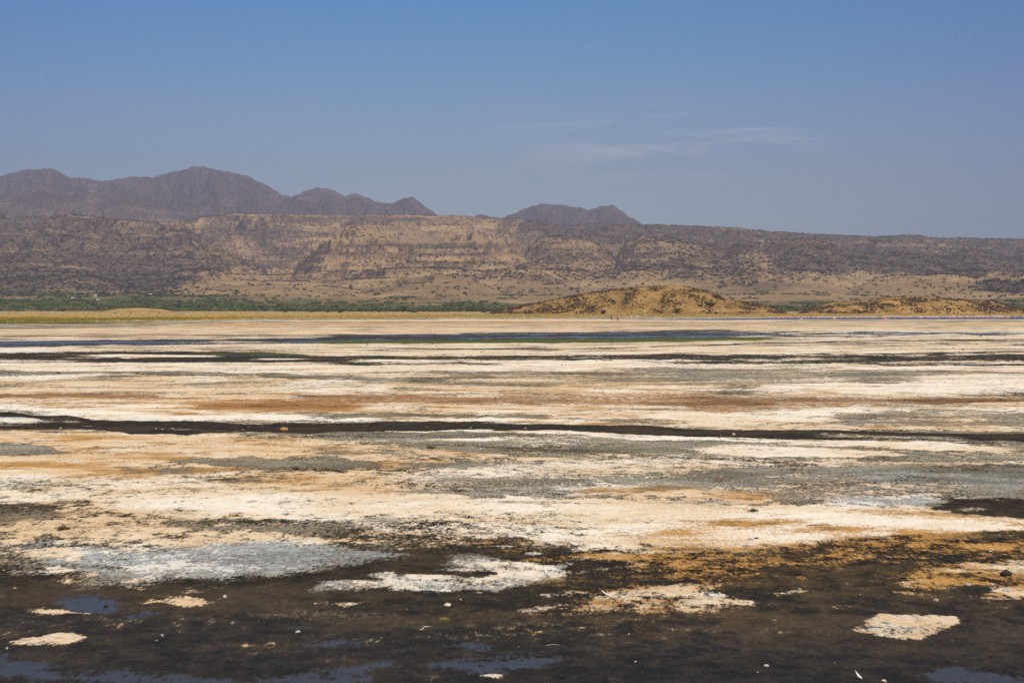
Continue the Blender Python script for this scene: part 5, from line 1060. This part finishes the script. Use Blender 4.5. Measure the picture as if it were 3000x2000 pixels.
feather(2515, 1988, .12, 2.0, 'white feather at the bottom edge, lower right', .8)
feather(1251, 1840, .10, .2, 'thin white feather lying on the dark mud below the cream stone', .1)
feather(1238, 1848, .07, .7, 'tiny downy feather left of the thin white one', .5)
feather(2905, 1618, .10, .5, 'pale curved feather on the brown mud, upper right of the dark ground', .3)
# dung heaps and twigs
M_DUNG = simple_mat('dung', (0.085, 0.062, 0.032), .95, .5, 20)
def heap(u, v, wpx, lab, mat=M_DUNG, name='dung', cat='dung'):
    p = ground_at(u, v); s = wpx / F0 * p.y / 2; V, Fc = leaf_cloud(260, s, s * .8, s * .5, s * .10, .3, int(u), lumps=6); V[:, 2] += s * .28
    o = link(bpy.data.objects.new(name, mesh_np(name, V, Fc, mat, False))); o.location = p; tag(o, lab, cat)
heap(186, 1553, 42, 'tangled brown clump of dry plant matter on the orange crust, left', name='dry_clump', cat='clump')
heap(1303, 1815, 28, 'small tangle of straw on the dark mud below the cream stone', simple_mat('straw_bits', (0.30, 0.22, 0.09), .9, .5, 30), 'dry_clump', 'clump')
heap(2345, 1697, 30, 'ochre tangle of dry stalks on the dark mud, right', simple_mat('ochre_bits', (0.42, 0.26, 0.09), .9, .4, 30), 'dry_clump', 'clump')
heap(868, 1375, 26, 'low dark clump on the orange crust, left of centre', name='dry_clump', cat='clump')
heap(1262, 1314, 24, 'dark tangled clump on the orange crust tongue', name='dry_clump', cat='clump')
heap(2205, 1499, 30, 'brown flattened clump on the pink salt sheet, right', name='dry_clump', cat='clump')
def stick(u, v, ln, yaw, lab, col=M_BARK):
    p = ground_at(u, v); tv, tf = tube([(-ln / 2, 0, .012), (-ln * .1, ln * .04, .02), (ln * .2, ln * .02, .022), (ln / 2, -ln * .03, .012)], [ln * .012, ln * .015, ln * .013, ln * .006], 6)
    o = link(bpy.data.objects.new('twig', mesh_np('twig', tv, tf, col))); o.location = p; o.rotation_euler = (0, 0, yaw); tag(o, lab, 'twig')
stick(2760, 1437, .55, .2, 'long thin ochre twig on the grey mud, far right', M_ROCK['ochre']); stick(1410, 1798, .10, .5, 'short ochre straw on the dark mud, centre', M_ROCK['ochre'])
stick(650, 1757, .16, .3, 'orange straw lying beside the pale pointed stone', M_ROCK['ochre']); stick(1620, 1892, .16, .05, 'pale straw right of the middle puddle', M_ROCK['cream'])
stick(2400, 1540, .5, .1, 'dark thin crack-like twig on the pink salt sheet')

# countless specks: grit and flakes on crust and mud
nf_ = 15000
uu = rng.uniform(-60, 3060, nf_); vv = 975 + (rng.random(nf_) ** .9) * 1040
dirs = (uu - 1500) / F0; yy_ = H0 * F0 / (vv - V0); xx_ = dirs * yy_
tet = [rock_mesh('g', s + 60, M_LAVA, 1, .6, .3) for s in range(3)]; gp = []
for me_ in tet:
    a_ = np.empty(len(me_.vertices) * 3, np.float32); me_.vertices.foreach_get('co', a_); f_ = np.empty(len(me_.loops), np.int32); me_.loops.foreach_get('vertex_index', f_); gp.append((a_.reshape(-1, 3), f_.reshape(-1, 3)))
def grit(name, sel, mat, lab, k=1.0):
    scatter_mass(name, [(xx_[i], yy_[i], .002, k * yy_[i] / F0 * rng.choice([.8, 1.2, 1.8, 2.8], p=[.45, .33, .17, .05]), rng.random() * 6.3, rng.integers(3)) for i in sel], gp, mat, lab, 'grit')
cl_ = rng.random(nf_)
grit('grit', np.where(cl_ < .66)[0], M_ROCK['dark'], 'dark grit scattered over the whole salt flat'); grit('grit', np.where((cl_ >= .66) & (cl_ < .86))[0], M_ROCK['brown'], 'brown flakes scattered over the whole salt flat')
grit('grit', np.where((cl_ >= .968) & (vv > 1240))[0], M_ROCK['pale'], 'white grit scattered over the mud and salt', .7)

# ------------------------------------------------------------ air
hv, hf = boxv(-14500, 14500, -14500, 14500, -1.6, 1500)
M_HAZE = bpy.data.materials.new('haze'); M_HAZE.use_nodes = True; t = NT(M_HAZE.node_tree)
M_HAZE.cycles.volume_sampling = 'DISTANCE'
pv = t.node('ShaderNodeVolumePrincipled', {'Color': (0.68, 0.70, 1.0), 'Density': 0.000086, 'Anisotropy': 0.1}); t.node('ShaderNodeOutputMaterial', {'Volume': pv.outputs[0]})
tag(link(bpy.data.objects.new('haze', mesh_np('haze', hv, hf, M_HAZE, False))), 'thin blue air haze over the whole lake basin', 'haze', kind='stuff')
